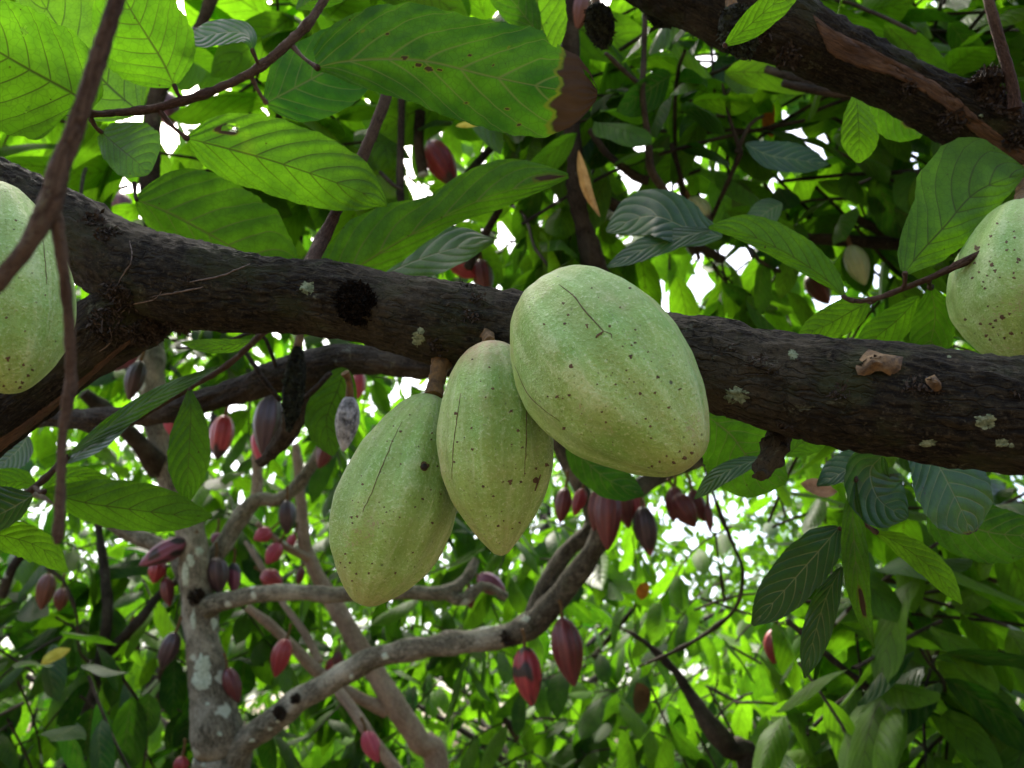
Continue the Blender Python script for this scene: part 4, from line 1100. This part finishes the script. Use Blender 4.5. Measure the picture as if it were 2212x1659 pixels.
# dry scraps
single('long tan dry leaf hanging beside the dark central stem', mat=TAN, mid=[(1250, 325, 1.35), (1258, 370, 1.35), (1272, 420, 1.35), (1296, 468, 1.35)], wl=12, wr=12, pl=NARROW, tilt=(.5, .5), seed=150, group='dry leaves')
single('curled grey dry leaf below the right bough', mat=DRY, mid=[(1730, 1045, .9), (1760, 1052, .9), (1790, 1062, .9), (1808, 1062, .9)], wl=20, wr=16, tilt=(-.8, .6), wave=4, seed=153, group='dry leaves')
single('yellow leaf among dark ones at lower left', mat=YELLOW, mid=[(152, 1402, 2.4), (130, 1410, 2.4), (110, 1420, 2.4), (88, 1436, 2.4)], wl=12, wr=12, seed=156, group='dry leaves')
single('orange dying leaf in the bright gap right of centre', mat=ORANGE, mid=[(1402, 1262, 3.2), (1392, 1270, 3.2), (1388, 1280, 3.2), (1385, 1296, 3.2)], wl=14, wr=14, wave=3, seed=159, group='dry leaves')
single('orange dead leaf at the right edge low down', mat=ORANGE, mid=[(2190, 1290, 2.4), (2170, 1315, 2.4), (2150, 1345, 2.4), (2125, 1365, 2.4)], wl=12, wr=14, wave=2, seed=162, group='dry leaves')
single('brown dead leaf in shade right of the dark upper leaf', mat=ORANGE, mid=[(1670, 225, 1.9), (1662, 245, 1.9), (1660, 265, 1.9), (1668, 298, 1.9)], wl=14, wr=14, wave=2, seed=165, group='dry leaves')
single('yellowed leaf at the bottom right corner', mat=YELLOW, mid=[(2068, 1560, 1.9), (2085, 1600, 1.9), (2100, 1640, 1.9), (2105, 1690, 1.9)], wl=26, wr=24, seed=168, group='dry leaves')
single('yellowing leaf scrap under the brown tipped leaf', mat=YELLOW, mid=[(985, 272, 1.2), (1000, 270, 1.2), (1020, 268, 1.2), (1040, 268, 1.2)], wl=7, wr=7, seed=171, group='dry leaves')

# ---- trees behind
def limb(parent, name, pts, mat, seg=16, rough=0.002, step=None, lump=0.004, rf=60):
    m = MB(); c = pxpath(pts) if len(pts[0]) == 4 and not isinstance(pts, np.ndarray) else pts
    tube(m, c, seg, step, rough, rf, lump, seed=pts[0][0] * 0.01); return m.build(name, mat, parent)


def to_ground(pts, r=1.35):
    c = pxpath(pts); e = c[-1].copy()
    return np.vstack([c, [e[0] + 0.03, e[1] + 0.05, e[2] * 0.5, e[3] * 1.1], [e[0] + 0.02, e[1] + 0.05, -0.05, e[3] * r]])


GAPS = [(1740, 285, 34), (1511, 600, 30), (1645, 405, 24), (1905, 365, 24), (1925, 445, 22), (1525, 300, 24), (1400, 330, 24), (1780, 650, 28), (1390, 605, 22), (1490, 620, 26), (1680, 180, 22), (2100, 330, 24), (1330, 290, 20), (1590, 560, 24), (1830, 440, 22), (1960, 560, 26), (345, 330, 26), (420, 150, 36), (560, 360, 20), (1180, 340, 18), (1100, 500, 18)]
GLADES = [(1460, 1170, 210, 120), (90, 1330, 150, 100), (860, 1330, 150, 60), (430, 1500, 90, 90), (790, 820, 110, 50), (460, 745, 60, 40), (1180, 1350, 80, 50)]


# keep the space between the camera and the traced pods free of crown leaves
def clear(p):
    u, v, d = project(p)
    near = np.full(len(d), 1.25)
    near = np.where((v > 700) & (u < 1330) & (u > 120), 3.05, near)
    near = np.where((v > 1340) & (u < 340), 1.6, near)
    near = np.where((v > 700) & (v <= 1340) & (u <= 120) & (u > -60), 2.6, near)
    near = np.where((v > 960) & (u >= 1330) & (u < 1620), 2.35, near)
    near = np.where((v > 960) & (u >= 1620), 1.45, near)
    near = np.where((v < 700) & (u < 760), 1.5, near)
    near = np.where((v < 640) & (u > 880) & (u < 1080) & (v > 280), 2.1, near)
    near = np.where((v < 640) & (u > 1440) & (u < 1560) & (v > 400), 1.9, near)
    near = np.where((v < 720) & (u > 1740) & (u < 1920) & (v > 480), 1.9, near)
    near = np.where((np.abs(u - 1106) > 1500) | (v < -300) | (v > 2000), 1.0, near)
    ok = d > near
    for (pu, pv, pd, hl) in PODS_PX:
        ok &= ~((np.hypot(u - pu, v - pv) < hl * 1.25) & (d < pd + 0.05))
    for (gu, gv, gr) in GAPS:
        ok &= ~((np.hypot(u - gu, v - gv) < gr) & (d > 1.7))
    for (gu, gv, ru, rv) in GLADES:
        ok &= ~((((u - gu) / ru) ** 2 + ((v - gv) / rv) ** 2 < 1) & (d > 4.3) & (d < 12.5))
    return ok


def crown(parent, temps, blobs, youth, size=(.16, .27), name='crown'):
    c = Crown(temps, youth, size, clear)
    for (u, v, d, rx, ry, rz, n) in blobs: c.fill(P(u, v, d), (rx, ry, rz), n)
    m = MB(); c.mesh(m)
    if m.v: m.build(name, [LEAF, DARKB], parent)


# lichened tree at lower left
tD = thing('cacao_tree', np.append(P(470, 1659, 2.6)[:2], 0), 'grey cacao tree with white lichen patches, bearing most red pods, lower left', 'tree')
tD_trunk = limb(tD, 'trunk', to_ground([(318, 690, 2.75, 25), (326, 760, 2.72, 27), (335, 860, 2.7, 27), (352, 970, 2.68, 27), (385, 1080, 2.64, 29), (418, 1180, 2.6, 31), (428, 1290, 2.58, 34), (440, 1400, 2.55, 38), (455, 1500, 2.53, 45), (468, 1590, 2.5, 55), (478, 1680, 2.5, 60)]), GREYB, 40, 0.004, 0.02, 0.010, 40)
tD_low = limb(tD, 'branch', [(500, 1650, 2.5, 32), (530, 1600, 2.48, 29), (585, 1558, 2.45, 27), (660, 1505, 2.42, 25), (750, 1450, 2.4, 24), (850, 1408, 2.36, 24), (980, 1390, 2.32, 24), (1090, 1375, 2.3, 24), (1150, 1345, 2.28, 24)], GREYB, 30, 0.003, 0.02, 0.008, 40)
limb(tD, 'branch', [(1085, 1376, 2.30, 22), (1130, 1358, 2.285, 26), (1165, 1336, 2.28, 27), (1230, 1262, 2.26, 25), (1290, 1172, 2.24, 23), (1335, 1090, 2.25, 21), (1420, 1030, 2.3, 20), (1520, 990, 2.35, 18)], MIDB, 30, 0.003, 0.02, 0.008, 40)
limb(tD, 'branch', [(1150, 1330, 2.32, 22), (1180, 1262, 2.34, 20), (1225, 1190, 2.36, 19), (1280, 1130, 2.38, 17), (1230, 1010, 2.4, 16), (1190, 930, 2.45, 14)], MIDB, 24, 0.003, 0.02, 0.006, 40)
limb(tD, 'branch', [(450, 1310, 2.55, 24), (490, 1296, 2.52, 20), (600, 1280, 2.5, 17), (720, 1284, 2.5, 17), (880, 1280, 2.55, 16), (965, 1278, 2.6, 15), (1010, 1245, 2.65, 12), (1028, 1210, 2.7, 8)], GREYB, 20, 0.003, 0.02, 0.006, 40)
limb(tD, 'branch', [(960, 1278, 2.6, 13), (1000, 1296, 2.6, 13), (1045, 1266, 2.62, 11), (1092, 1290, 2.65, 9)], GREYB, 16, 0.002, 0.02, 0.006, 40)
limb(tD, 'branch', [(425, 1290, 2.62, 26), (400, 1240, 2.66, 20), (370, 1190, 2.7, 16), (300, 1160, 2.75, 19), (230, 1120, 2.8, 20), (160, 1090, 2.85, 16), (60, 1060, 2.9, 12)], GREYB, 22, 0.003, 0.02, 0.006, 40)
limb(tD, 'branch', [(440, 1230, 2.64, 22), (480, 1180, 2.68, 20), (515, 1125, 2.72, 19), (555, 1080, 2.75, 17), (600, 1080, 2.75, 15), (645, 1045, 2.78, 14), (690, 975, 2.82, 13), (730, 880, 2.9, 12)], GREYB, 22, 0.003, 0.02, 0.006, 40)
limb(tD, 'branch', [(552, 1085, 2.75, 14), (556, 1030, 2.8, 11), (553, 960, 2.85, 10)], PINKB, 14, 0.001, 0.02, 0.003, 40)
limb(tD, 'branch', [(345, 1010, 2.66, 30), (310, 970, 2.6, 20), (250, 905, 2.55, 16), (180, 850, 2.5, 14)], DARKB, 20, 0.003, 0.02, 0.006, 40)
def bv_of(o):
    me = o.data; off = parent_origin(o)
    return BVHTree.FromPolygons([tuple(np.array(v.co) + off) for v in me.vertices], [tuple(p.vertices) for p in me.polygons])
bt = [bv_of(tD_trunk), bv_of(tD_low)]
for k, (q, u, v, ru, rv) in enumerate([(0, 440, 1440, 17, 22), (0, 432, 1470, 20, 20), (0, 418, 1340, 6, 16), (0, 412, 1210, 7, 12), (0, 430, 1190, 9, 8), (0, 402, 1240, 6, 22), (0, 475, 1585, 5, 5), (0, 448, 1520, 4, 3), (0, 440, 1652, 5, 4), (0, 462, 1345, 6, 13), (1, 706, 1490, 18, 17), (1, 665, 1522, 8, 9), (1, 677, 1515, 5, 5), (1, 600, 1555, 6, 6), (1, 583, 1575, 5, 4), (1, 930, 1405, 16, 14), (1, 1005, 1396, 21, 19), (1, 832, 1418, 7, 6), (1, 760, 1462, 5, 5), (1, 545, 1600, 6, 4)]):
    w = MB()
    if patch(w, bt[q], u, v, ru * 1.2, rv * 1.2, 0.0022, 3, 40, k * 1.9, 0.5): w.build('lichen', LICHW, tD)
for k, (q, u, v, r) in enumerate([(1, 605, 1541, 14), (1, 640, 1510, 8), (0, 398, 1480, 10), (0, 425, 1290, 18), (1, 1100, 1380, 14)]):
    w = MB(); loc, nor = hit(bt[q], u, v)
    if loc is not None: tuft(w, loc, nor, r * S(2.45), 300, .004, .012, .35, .003); w.build('pod_scar', MOSS, tD)
crown(tD, TMID, [(300, 500, 3.6, .8, .6, .35, 26), (700, 500, 4.0, 1.0, .6, .5, 36), (250, 1200, 3.7, .8, .5, .5, 34), (1000, 1150, 3.8, .9, .5, .4, 26), (450, 800, 4.2, 1.2, .5, .5, 46), (850, 860, 4.4, 1.0, .5, .4, 34)], (.5, .22))

# pale slanting stems behind it
tE = thing('cacao_tree', np.append(P(940, 1660, 3.0)[:2], 0), 'slender cacao tree with smooth pale brown stems behind the lowest green pod', 'tree')
limb(tE, 'trunk', to_ground([(640, 960, 3.2, 9), (652, 1100, 3.15, 12), (662, 1190, 3.12, 14), (700, 1270, 3.1, 17), (752, 1355, 3.06, 20), (803, 1440, 3.02, 22), (855, 1525, 3.0, 24), (905, 1600, 3.0, 25), (945, 1670, 3.0, 26)]), PINKB, 24, 0.002, 0.02, 0.006, 40)
limb(tE, 'branch', [(835, 1535, 3.0, 15), (760, 1500, 2.95, 13), (690, 1455, 2.92, 13), (640, 1405, 2.9, 12), (590, 1355, 2.9, 11), (535, 1312, 2.9, 9)], PINKB, 16, 0.001, 0.02, 0.004, 40)
limb(tE, 'branch', [(665, 1205, 3.1, 10), (625, 1185, 3.05, 8), (590, 1160, 3.02, 7), (555, 1130, 3.0, 6)], PINKB, 12, 0.001, 0.02, 0.002, 40)
limb(tE, 'branch', [(690, 1430, 2.95, 9), (660, 1370, 3.0, 8), (610, 1300, 3.1, 7), (560, 1215, 3.2, 6), (530, 1170, 3.25, 5)], PINKB, 12, 0.001, 0.02, 0.002, 40)
limb(tE, 'branch', [(700, 1455, 2.9, 10), (760, 1530, 2.8, 12), (800, 1590, 2.72, 13), (860, 1670, 2.7, 14)], PINKB, 14, 0.001, 0.02, 0.003, 40)
crown(tE, TMID, [(900, 1250, 4.2, .9, .5, .5, 36), (640, 1550, 4.0, .8, .5, .4, 30), (1000, 1600, 4.2, .9, .5, .4, 34)], (.38, .22))

# grey bough passing under the main one
tF = thing('cacao_tree', np.append(P(1500, 1500, 1.5)[:2], 0) + np.array((0, .2, 0)), 'weathered grey bough running just beneath the main bough, left of the green pods', 'tree')
limb(tF, 'bough', [(1330, 830, 1.25, 34), (1180, 810, 1.2, 32), (1040, 800, 1.15, 31), (920, 790, 1.12, 30), (800, 780, 1.08, 34), (700, 785, 1.06, 40), (610, 812, 1.06, 36), (520, 842, 1.07, 30), (420, 872, 1.08, 26), (300, 895, 1.1, 22), (200, 905, 1.12, 19), (60, 900, 1.15, 15)], DARKB, 44, 0.003, 0.008, 0.008, 80)
limb(tF, 'branch', [(660, 795, 1.07, 34), (648, 860, 1.08, 27), (625, 925, 1.10, 20), (590, 975, 1.13, 14), (560, 1000, 1.15, 6)], DARKB, 30, 0.003, 0.008, 0.006, 80)
limb(tF, 'twig', [(650, 870, 1.02, 6), (690, 830, 1.0, 6), (715, 805, 1.0, 5)], DARKB, 10, 0.001, 0.01, 0.001)
limb(tF, 'twig', [(605, 865, 1.02, 5), (570, 820, 1.0, 5), (530, 760, 1.0, 4)], DARKB, 10, 0.001, 0.01, 0.001)
limb(tF, 'twig', [(600, 800, 1.05, 4), (500, 855, 1.0, 4), (440, 740, 1.0, 4), (380, 752, 1.0, 3)][0:1] + [(560, 720, 1.0, 4), (470, 745, 1.0, 4), (380, 753, 1.0, 3)], DARKB, 10, 0.001, 0.01, 0.001)

# central dark stem and its network of branches, upper right
tC = thing('cacao_tree', np.append(P(2700, 1000, 1.6)[:2], 0), 'dark upright cacao stem with a net of thin branches, right of top centre', 'tree')
limb(tC, 'trunk', to_ground([(1236, -80, 1.5, 17), (1234, 60, 1.5, 17), (1232, 200, 1.5, 18), (1240, 320, 1.5, 19), (1248, 430, 1.52, 21), (1272, 530, 1.55, 24), (1320, 640, 1.58, 27), (1480, 770, 1.6, 30), (1800, 840, 1.6, 31), (2212, 890, 1.6, 32), (2700, 1000, 1.6, 34)]), DARKB, 26, 0.003, 0.012, 0.006, 80)
for pts in [
    [(1395, -30, 1.35, 6), (1392, 90, 1.35, 6), (1388, 200, 1.35, 7), (1400, 300, 1.38, 8), (1408, 370, 1.4, 9), (1440, 420, 1.45, 10), (1475, 500, 1.5, 10)],
    [(1390, 190, 1.35, 6), (1345, 150, 1.33, 6), (1308, 115, 1.3, 5)],
    [(1275, 280, 1.5, 7), (1310, 330, 1.5, 7), (1370, 380, 1.5, 9), (1400, 390, 1.5, 9)],
    [(1250, 400, 1.6, 14), (1320, 440, 1.6, 13), (1400, 480, 1.65, 12), (1480, 520, 1.7, 11), (1560, 560, 1.8, 10)],
    [(1450, 310, 1.6, 6), (1470, 380, 1.6, 6), (1490, 470, 1.65, 6), (1510, 560, 1.7, 5)],
    [(1590, 330, 1.5, 5), (1620, 270, 1.5, 4), (1650, 250, 1.5, 3)],
    [(1600, 330, 1.5, 6), (1560, 420, 1.55, 5), (1535, 480, 1.6, 4)],
    [(1600, 330, 1.5, 5), (1575, 250, 1.5, 4), (1560, 180, 1.5, 3)],
    [(1700, 512, 1.8, 10), (1800, 518, 1.8, 13), (1930, 526, 1.8, 14), (2060, 540, 1.85, 14), (2260, 560, 1.9, 15)],
    [(1690, 180, 1.3, 8), (1760, 195, 1.3, 10), (1840, 205, 1.3, 11), (1930, 220, 1.32, 12), (2050, 260, 1.35, 13)],
    [(1655, 150, 1.35, 9), (1720, 170, 1.32, 9), (1780, 192, 1.3, 8)],
    [(1850, 470, 1.9, 8), (1900, 500, 1.9, 9), (1960, 530, 1.9, 10)],
    [(1740, 460, 2.0, 5), (1770, 510, 2.0, 6)], [(1640, 380, 2.0, 4), (1700, 470, 2.0, 5)],
    [(1080, 450, 1.7, 9), (1040, 520, 1.7, 10), (1010, 580, 1.7, 11)], [(1060, 320, 1.8, 9), (1000, 390, 1.75, 10), (960, 450, 1.75, 9)],
    [(868, 215, 1.5, 9), (866, 300, 1.5, 9), (864, 400, 1.5, 10), (868, 450, 1.5, 8)], [(908, 240, 1.6, 12), (904, 310, 1.6, 12), (915, 380, 1.6, 12)],
    [(820, 370, 1.3, 4), (850, 400, 1.3, 5), (870, 410, 1.3, 4)],
]:
    limb(tC, 'branch', pts, DARKB, 10, 0.001, 0.012, 0.002, 90)
crown(tC, TFINE, [(1500, 180, 2.1, .45, .35, .3, 15), (1750, 400, 2.2, .55, .45, .35, 22), (1420, 420, 2.3, .5, .4, .3, 16), (2050, 450, 2.1, .4, .4, .4, 15), (1100, 450, 2.5, .5, .4, .3, 14), (1700, 600, 2.6, .7, .4, .3, 22), (1620, 280, 1.75, .3, .2, .2, 16), (1400, 250, 1.7, .22, .2, .2, 10), (1900, 380, 1.8, .25, .2, .2, 10), (1600, 520, 1.9, .35, .2, .15, 14)], (.50, .28), (.11, .19))
crown(tC, TMID, [(1500, 300, 3.4, .9, .6, .6, 22), (1900, 350, 3.4, .9, .6, .6, 22), (1250, 250, 3.2, .7, .6, .5, 16), (1900, 620, 3.6, .9, .5, .4, 26)], (.50, .25), (.16, .26), 'upper_crown')

# stem crossing the upper left leaves
limb(tA, 'side_shoot', [(850, 150, .76, 8), (836, 205, .755, 10), (812, 270, .75, 10), (788, 325, .745, 11), (752, 400, .735, 11), (720, 470, .72, 12), (690, 530, .705, 13), (655, 600, .66, 15)], TWIGM, 16, 0.0012, 0.006, 0.002, 90)
tG = thing('cacao_tree', np.append(P(330, 700, 1.7)[:2], 0), 'young bright leaved cacao tree behind the big leaves at upper left', 'tree')
limb(tG, 'trunk', to_ground([(330, 240, 1.6, 18), (326, 400, 1.6, 19), (322, 560, 1.6, 20), (240, 640, 1.6, 22), (60, 800, 1.6, 24), (-300, 1000, 1.6, 26)]), DARKB, 16, .003, .015, .005)
limb(tG, 'branch', [(470, -40, 1.6, 14), (440, 40, 1.6, 14), (390, 130, 1.6, 15), (345, 190, 1.6, 17), (330, 250, 1.6, 18)], DARKB, 14, 0.002, 0.015, 0.004)
limb(tG, 'branch', [(650, 430, 2.8, 6), (652, 480, 2.8, 7), (645, 540, 2.8, 8)], DARKB, 10)
crown(tG, TFINE, [(500, 100, 1.9, .5, .35, .25, 22), (150, 300, 1.9, .45, .35, .25, 18), (850, 300, 2.0, .45, .3, .3, 20), (620, 380, 2.1, .4, .3, .25, 14)], (.78, .14), (.18, .28))
crown(tB, TFINE, [(1950, 40, 1.9, .35, .3, .2, 18), (2150, 80, 1.8, .3, .3, .25, 18), (1750, -20, 2.1, .4, .3, .2, 16), (1980, 120, 2.6, .7, .4, .35, 34)], (.72, .15), (.16, .26))
crown(tG, TMID, [(300, 150, 3.0, .9, .6, .5, 34), (800, 150, 3.0, .8, .6, .5, 34)], (.72, .16), (.18, .28), 'upper_crown')

# dark slim trees at the sides
tH = thing('cacao_tree', np.append(P(140, 1659, 2.9)[:2], 0), 'slim black stemmed cacao tree at the lower left corner', 'tree')
limb(tH, 'trunk', to_ground([(210, 1120, 3.2, 7), (225, 1230, 3.1, 10), (232, 1330, 3.0, 11), (215, 1440, 2.95, 12), (190, 1540, 2.9, 13), (150, 1660, 2.9, 14)]), DARKB, 16, 0.002, 0.02, 0.006)
limb(tH, 'branch', [(225, 1420, 3.0, 10), (300, 1340, 3.0, 11), (350, 1280, 3.1, 9), (430, 1220, 3.2, 6)], DARKB, 12)
limb(tH, 'branch', [(5, 1290, 2.6, 9), (30, 1220, 2.6, 10), (70, 1180, 2.65, 9)], DARKB, 12)
limb(tH, 'branch', [(100, 1225, 2.6, 3), (140, 1260, 2.6, 4), (165, 1330, 2.6, 4), (170, 1400, 2.65, 3), (190, 1430, 2.7, 3)], DARKB, 8)
crown(tH, TFINE, [(150, 1400, 2.8, .5, .4, .3, 18), (60, 1250, 3.0, .4, .3, .3, 8), (330, 1520, 3.1, .4, .3, .3, 12), (60, 1620, 2.5, .4, .3, .25, 9), (110, 1450, 2.0, .22, .2, .16, 7), (270, 1590, 2.05, .22, .2, .16, 6)], (.08, .09), (.18, .26))

tI = thing('cacao_tree', np.append(P(1610, 1659, 2.3)[:2], 0), 'dark speckled cacao tree leaning at the bottom, right of centre', 'tree')
limb(tI, 'trunk', to_ground([(1330, 1350, 2.5, 3), (1390, 1385, 2.45, 5), (1450, 1440, 2.4, 8), (1490, 1500, 2.35, 13), (1535, 1565, 2.3, 20), (1575, 1620, 2.3, 23), (1625, 1680, 2.3, 26)]), DARKB, 20, 0.003, 0.02, 0.008)
limb(tI, 'branch', [(1490, 900, 2.0, 4), (1525, 1020, 1.95, 4), (1560, 1120, 1.9, 5), (1590, 1190, 1.9, 4), (1605, 1240, 1.9, 4), (1590, 1310, 1.95, 4), (1545, 1355, 2.0, 5), (1470, 1400, 2.1, 4), (1380, 1440, 2.2, 3)], DARKB, 12, 0.001, 0.012)
limb(tI, 'branch', [(1545, 1150, 1.9, 3), (1555, 1230, 1.9, 3), (1565, 1300, 1.92, 4)], DARKB, 8, 0.001, 0.012)
limb(tI, 'branch', [(1700, 1340, 1.7, 6), (1770, 1400, 1.7, 7), (1830, 1450, 1.72, 7), (1890, 1500, 1.75, 8), (1920, 1545, 1.8, 8)], DARKB, 12, 0.001, 0.012)
limb(tI, 'branch', [(1850, 1245, 2.2, 12), (1960, 1250, 2.2, 14), (2080, 1248, 2.2, 15), (2260, 1240, 2.2, 16)], DARKB, 14, 0.001, 0.02)
crown(tI, TFINE, [(1900, 1450, 1.9, .35, .25, .3, 17), (2100, 1560, 1.8, .3, .25, .3, 12), (1650, 1530, 1.9, .35, .25, .25, 15), (2100, 1300, 2.1, .4, .3, .3, 12), (1420, 1450, 2.6, .4, .3, .3, 16), (1750, 1180, 2.2, .4, .3, .3, 10), (1950, 1150, 1.9, .3, .2, .2, 8)], (.60, .24), (.16, .26))
crown(tI, TMID, [(1900, 1300, 3.4, 1.0, .5, .7, 34), (1500, 1550, 3.6, .9, .5, .4, 34), (1450, 1300, 5.0, 1.0, .6, .5, 26)], (.52, .24), (.16, .25), 'lower_crown')

# the rest of the grove
GROVE = 'cacao trees of the grove behind'
k = 0
for (x, y, h, rad, n, yo) in [(-5.2, 6.6, 4.2, 1.8, 150, .46), (-2.6, 6.2, 4.4, 1.8, 150, .5), (0.2, 6.8, 4.5, 1.9, 115, .55), (2.9, 6.3, 4.3, 1.8, 75, .6), (5.4, 6.8, 4.3, 1.8, 65, .55),
                              (-7.5, 10.2, 5.4, 2.3, 130, .6), (-3.8, 10.4, 5.6, 2.3, 140, .6), (0.3, 10.8, 5.6, 2.3, 130, .62), (4.2, 10.2, 5.6, 2.3, 95, .6), (8.0, 10.5, 5.4, 2.3, 85, .6)]:
    t = thing('cacao_tree', (x, y, 0), 'leafy cacao tree of the grove seen dimly through the gaps behind the pods', 'tree', GROVE)
    m = MB(); tube(m, np.array([(x, y, -.05, .09), (x + .05, y, .7, .075), (x - .05, y + .05, 1.5, .065), (x + .1, y, h * .75, .04), (x + .1, y, h + .6, .02)]), 12, .06, .004, 30, .012); m.build('trunk', DARKB, t)
    m = MB()
    for q in range(6):
        a = q * 1.05 + k; z0 = 1.2 + .15 * q
        tube(m, np.array([(x, y, z0, .035), (x + .5 * math.cos(a), y + .5 * math.sin(a), z0 + .4, .028), (x + rad * .8 * math.cos(a), y + rad * .8 * math.sin(a), z0 + .9, .014)]), 8, .05, .002, 30, .006)
    m.build('branches', DARKB, t)
    c = Crown(TMID if y < 8 else TFAR, (yo, .2), (.17, .28), clear)
    c.fill((x, y, h * .62), (rad, rad, h * .52), n)
    mm = MB(); c.mesh(mm); mm.build('crown', [LEAF, DARKB], t)
    k += 1
# seedlings and low cacao between the rows
for k, (x, y, rad, h, n) in enumerate([(-4.6, 8.3, 1.3, 2.2, 60), (-1.6, 8.6, 1.4, 2.3, 70), (1.6, 8.4, 1.4, 2.3, 70), (4.8, 8.6, 1.4, 2.4, 60)]):
    t = thing('cacao_tree', (x, y, 0), 'low bushy young cacao growing between the rows, seen as bright specks behind the branches', 'tree', 'young cacao between the rows')
    m = MB(); tube(m, np.array([(x, y, -.05, .04), (x + .05, y, .6, .03), (x, y + .05, 1.4, .022), (x + .05, y, h, .012)]), 10, .05, .002, 30, .006); m.build('trunk', DARKB, t)
    c = Crown(TFAR, (.8, .15), (.18, .3), clear); c.fill((x, y, h * .7), (rad, rad, h * .55), n)
    mm = MB(); c.mesh(mm); mm.build('crown', [LEAF, DARKB], t)
# far off leaves read as one mass
c = Crown(TFAR, (.97, .08), (.2, .34), None)
for q in range(4000):
    a = RNG.uniform(-.62, .62); rr = RNG.uniform(13.5, 19)
    z = RNG.uniform(.2, 5) if RNG.random() < .42 else RNG.uniform(3.5, 10.0)
    pt = np.array((rr * math.sin(a) * 1.15, rr * math.cos(a), z)); gu, gv, gd = project(pt[None])
    if any(math.hypot(gu[0] - g[0], gv[0] - g[1]) < g[2] * 1.5 for g in GAPS): continue
    if any(((gu[0] - g[0]) / g[2]) ** 2 + ((gv[0] - g[1]) / g[3]) ** 2 < 1 for g in GLADES) and RNG.random() < .05: continue
    c.spray(pt, RNG.normal(0, 1, 3) * np.array((1, 1, .4)), RNG.uniform(.6, 1.1), int(RNG.integers(6, 11)), False)
m = MB(); c.mesh(m)
tag(m.build('far_foliage', LEAF, origin=(0, 15, 0)), 'bright mass of leaves far behind the grove', 'foliage', kind='stuff')

# ---- light
W = bpy.data.worlds.new('World'); SC.world = W; W.use_nodes = True
nt = W.node_tree; bg = nt.nodes['Background']
sky = nt.nodes.new('ShaderNodeTexSky'); sky.sky_type = 'NISHITA'; sky.sun_disc = False
EL, AZ = R(58), R(-28)            # sun ahead of the camera and a little to the left
sky.sun_elevation = EL; sky.sun_rotation = AZ
sky.dust_density = 6.0; sky.air_density = 1.0; sky.ozone_density = 1.0
nt.links.new(sky.outputs[0], bg.inputs[0]); bg.inputs[1].default_value = 0.14
sun = bpy.data.lights.new('sun', 'SUN'); sun.energy = 2.6; sun.angle = R(8.0); sun.color = (1.0, .95, .86)
so = bpy.data.objects.new('sun', sun); COL.objects.link(so)
sd = Vector((math.sin(AZ) * math.cos(EL), math.cos(AZ) * math.cos(EL), math.sin(EL)))
so.rotation_euler = sd.to_track_quat('Z', 'Y').to_euler(); so.location = sd * 20

# ---- camera
cam = bpy.data.cameras.new('camera'); co = bpy.data.objects.new('camera', cam); COL.objects.link(co)
co.location = Vector(EYE); co.rotation_euler = (R(90) + PITCH, 0, 0)
cam.sensor_width = 36.0; cam.lens = 18.0 / HALF; cam.clip_start = 0.02; cam.clip_end = 500
cam.dof.use_dof = True; cam.dof.focus_distance = 0.50; cam.dof.aperture_fstop = 11.0
SC.camera = co

SC.view_settings.view_transform = 'Standard'; SC.view_settings.look = 'None'
SC.view_settings.exposure = 2.22; SC.view_settings.gamma = 1.0
SC.cycles.use_denoising = True
SC.cycles.max_bounces = 10; SC.cycles.diffuse_bounces = 5; SC.cycles.transmission_bounces = 6; SC.cycles.glossy_bounces = 3
SC.cycles.sample_clamp_indirect = 8.0
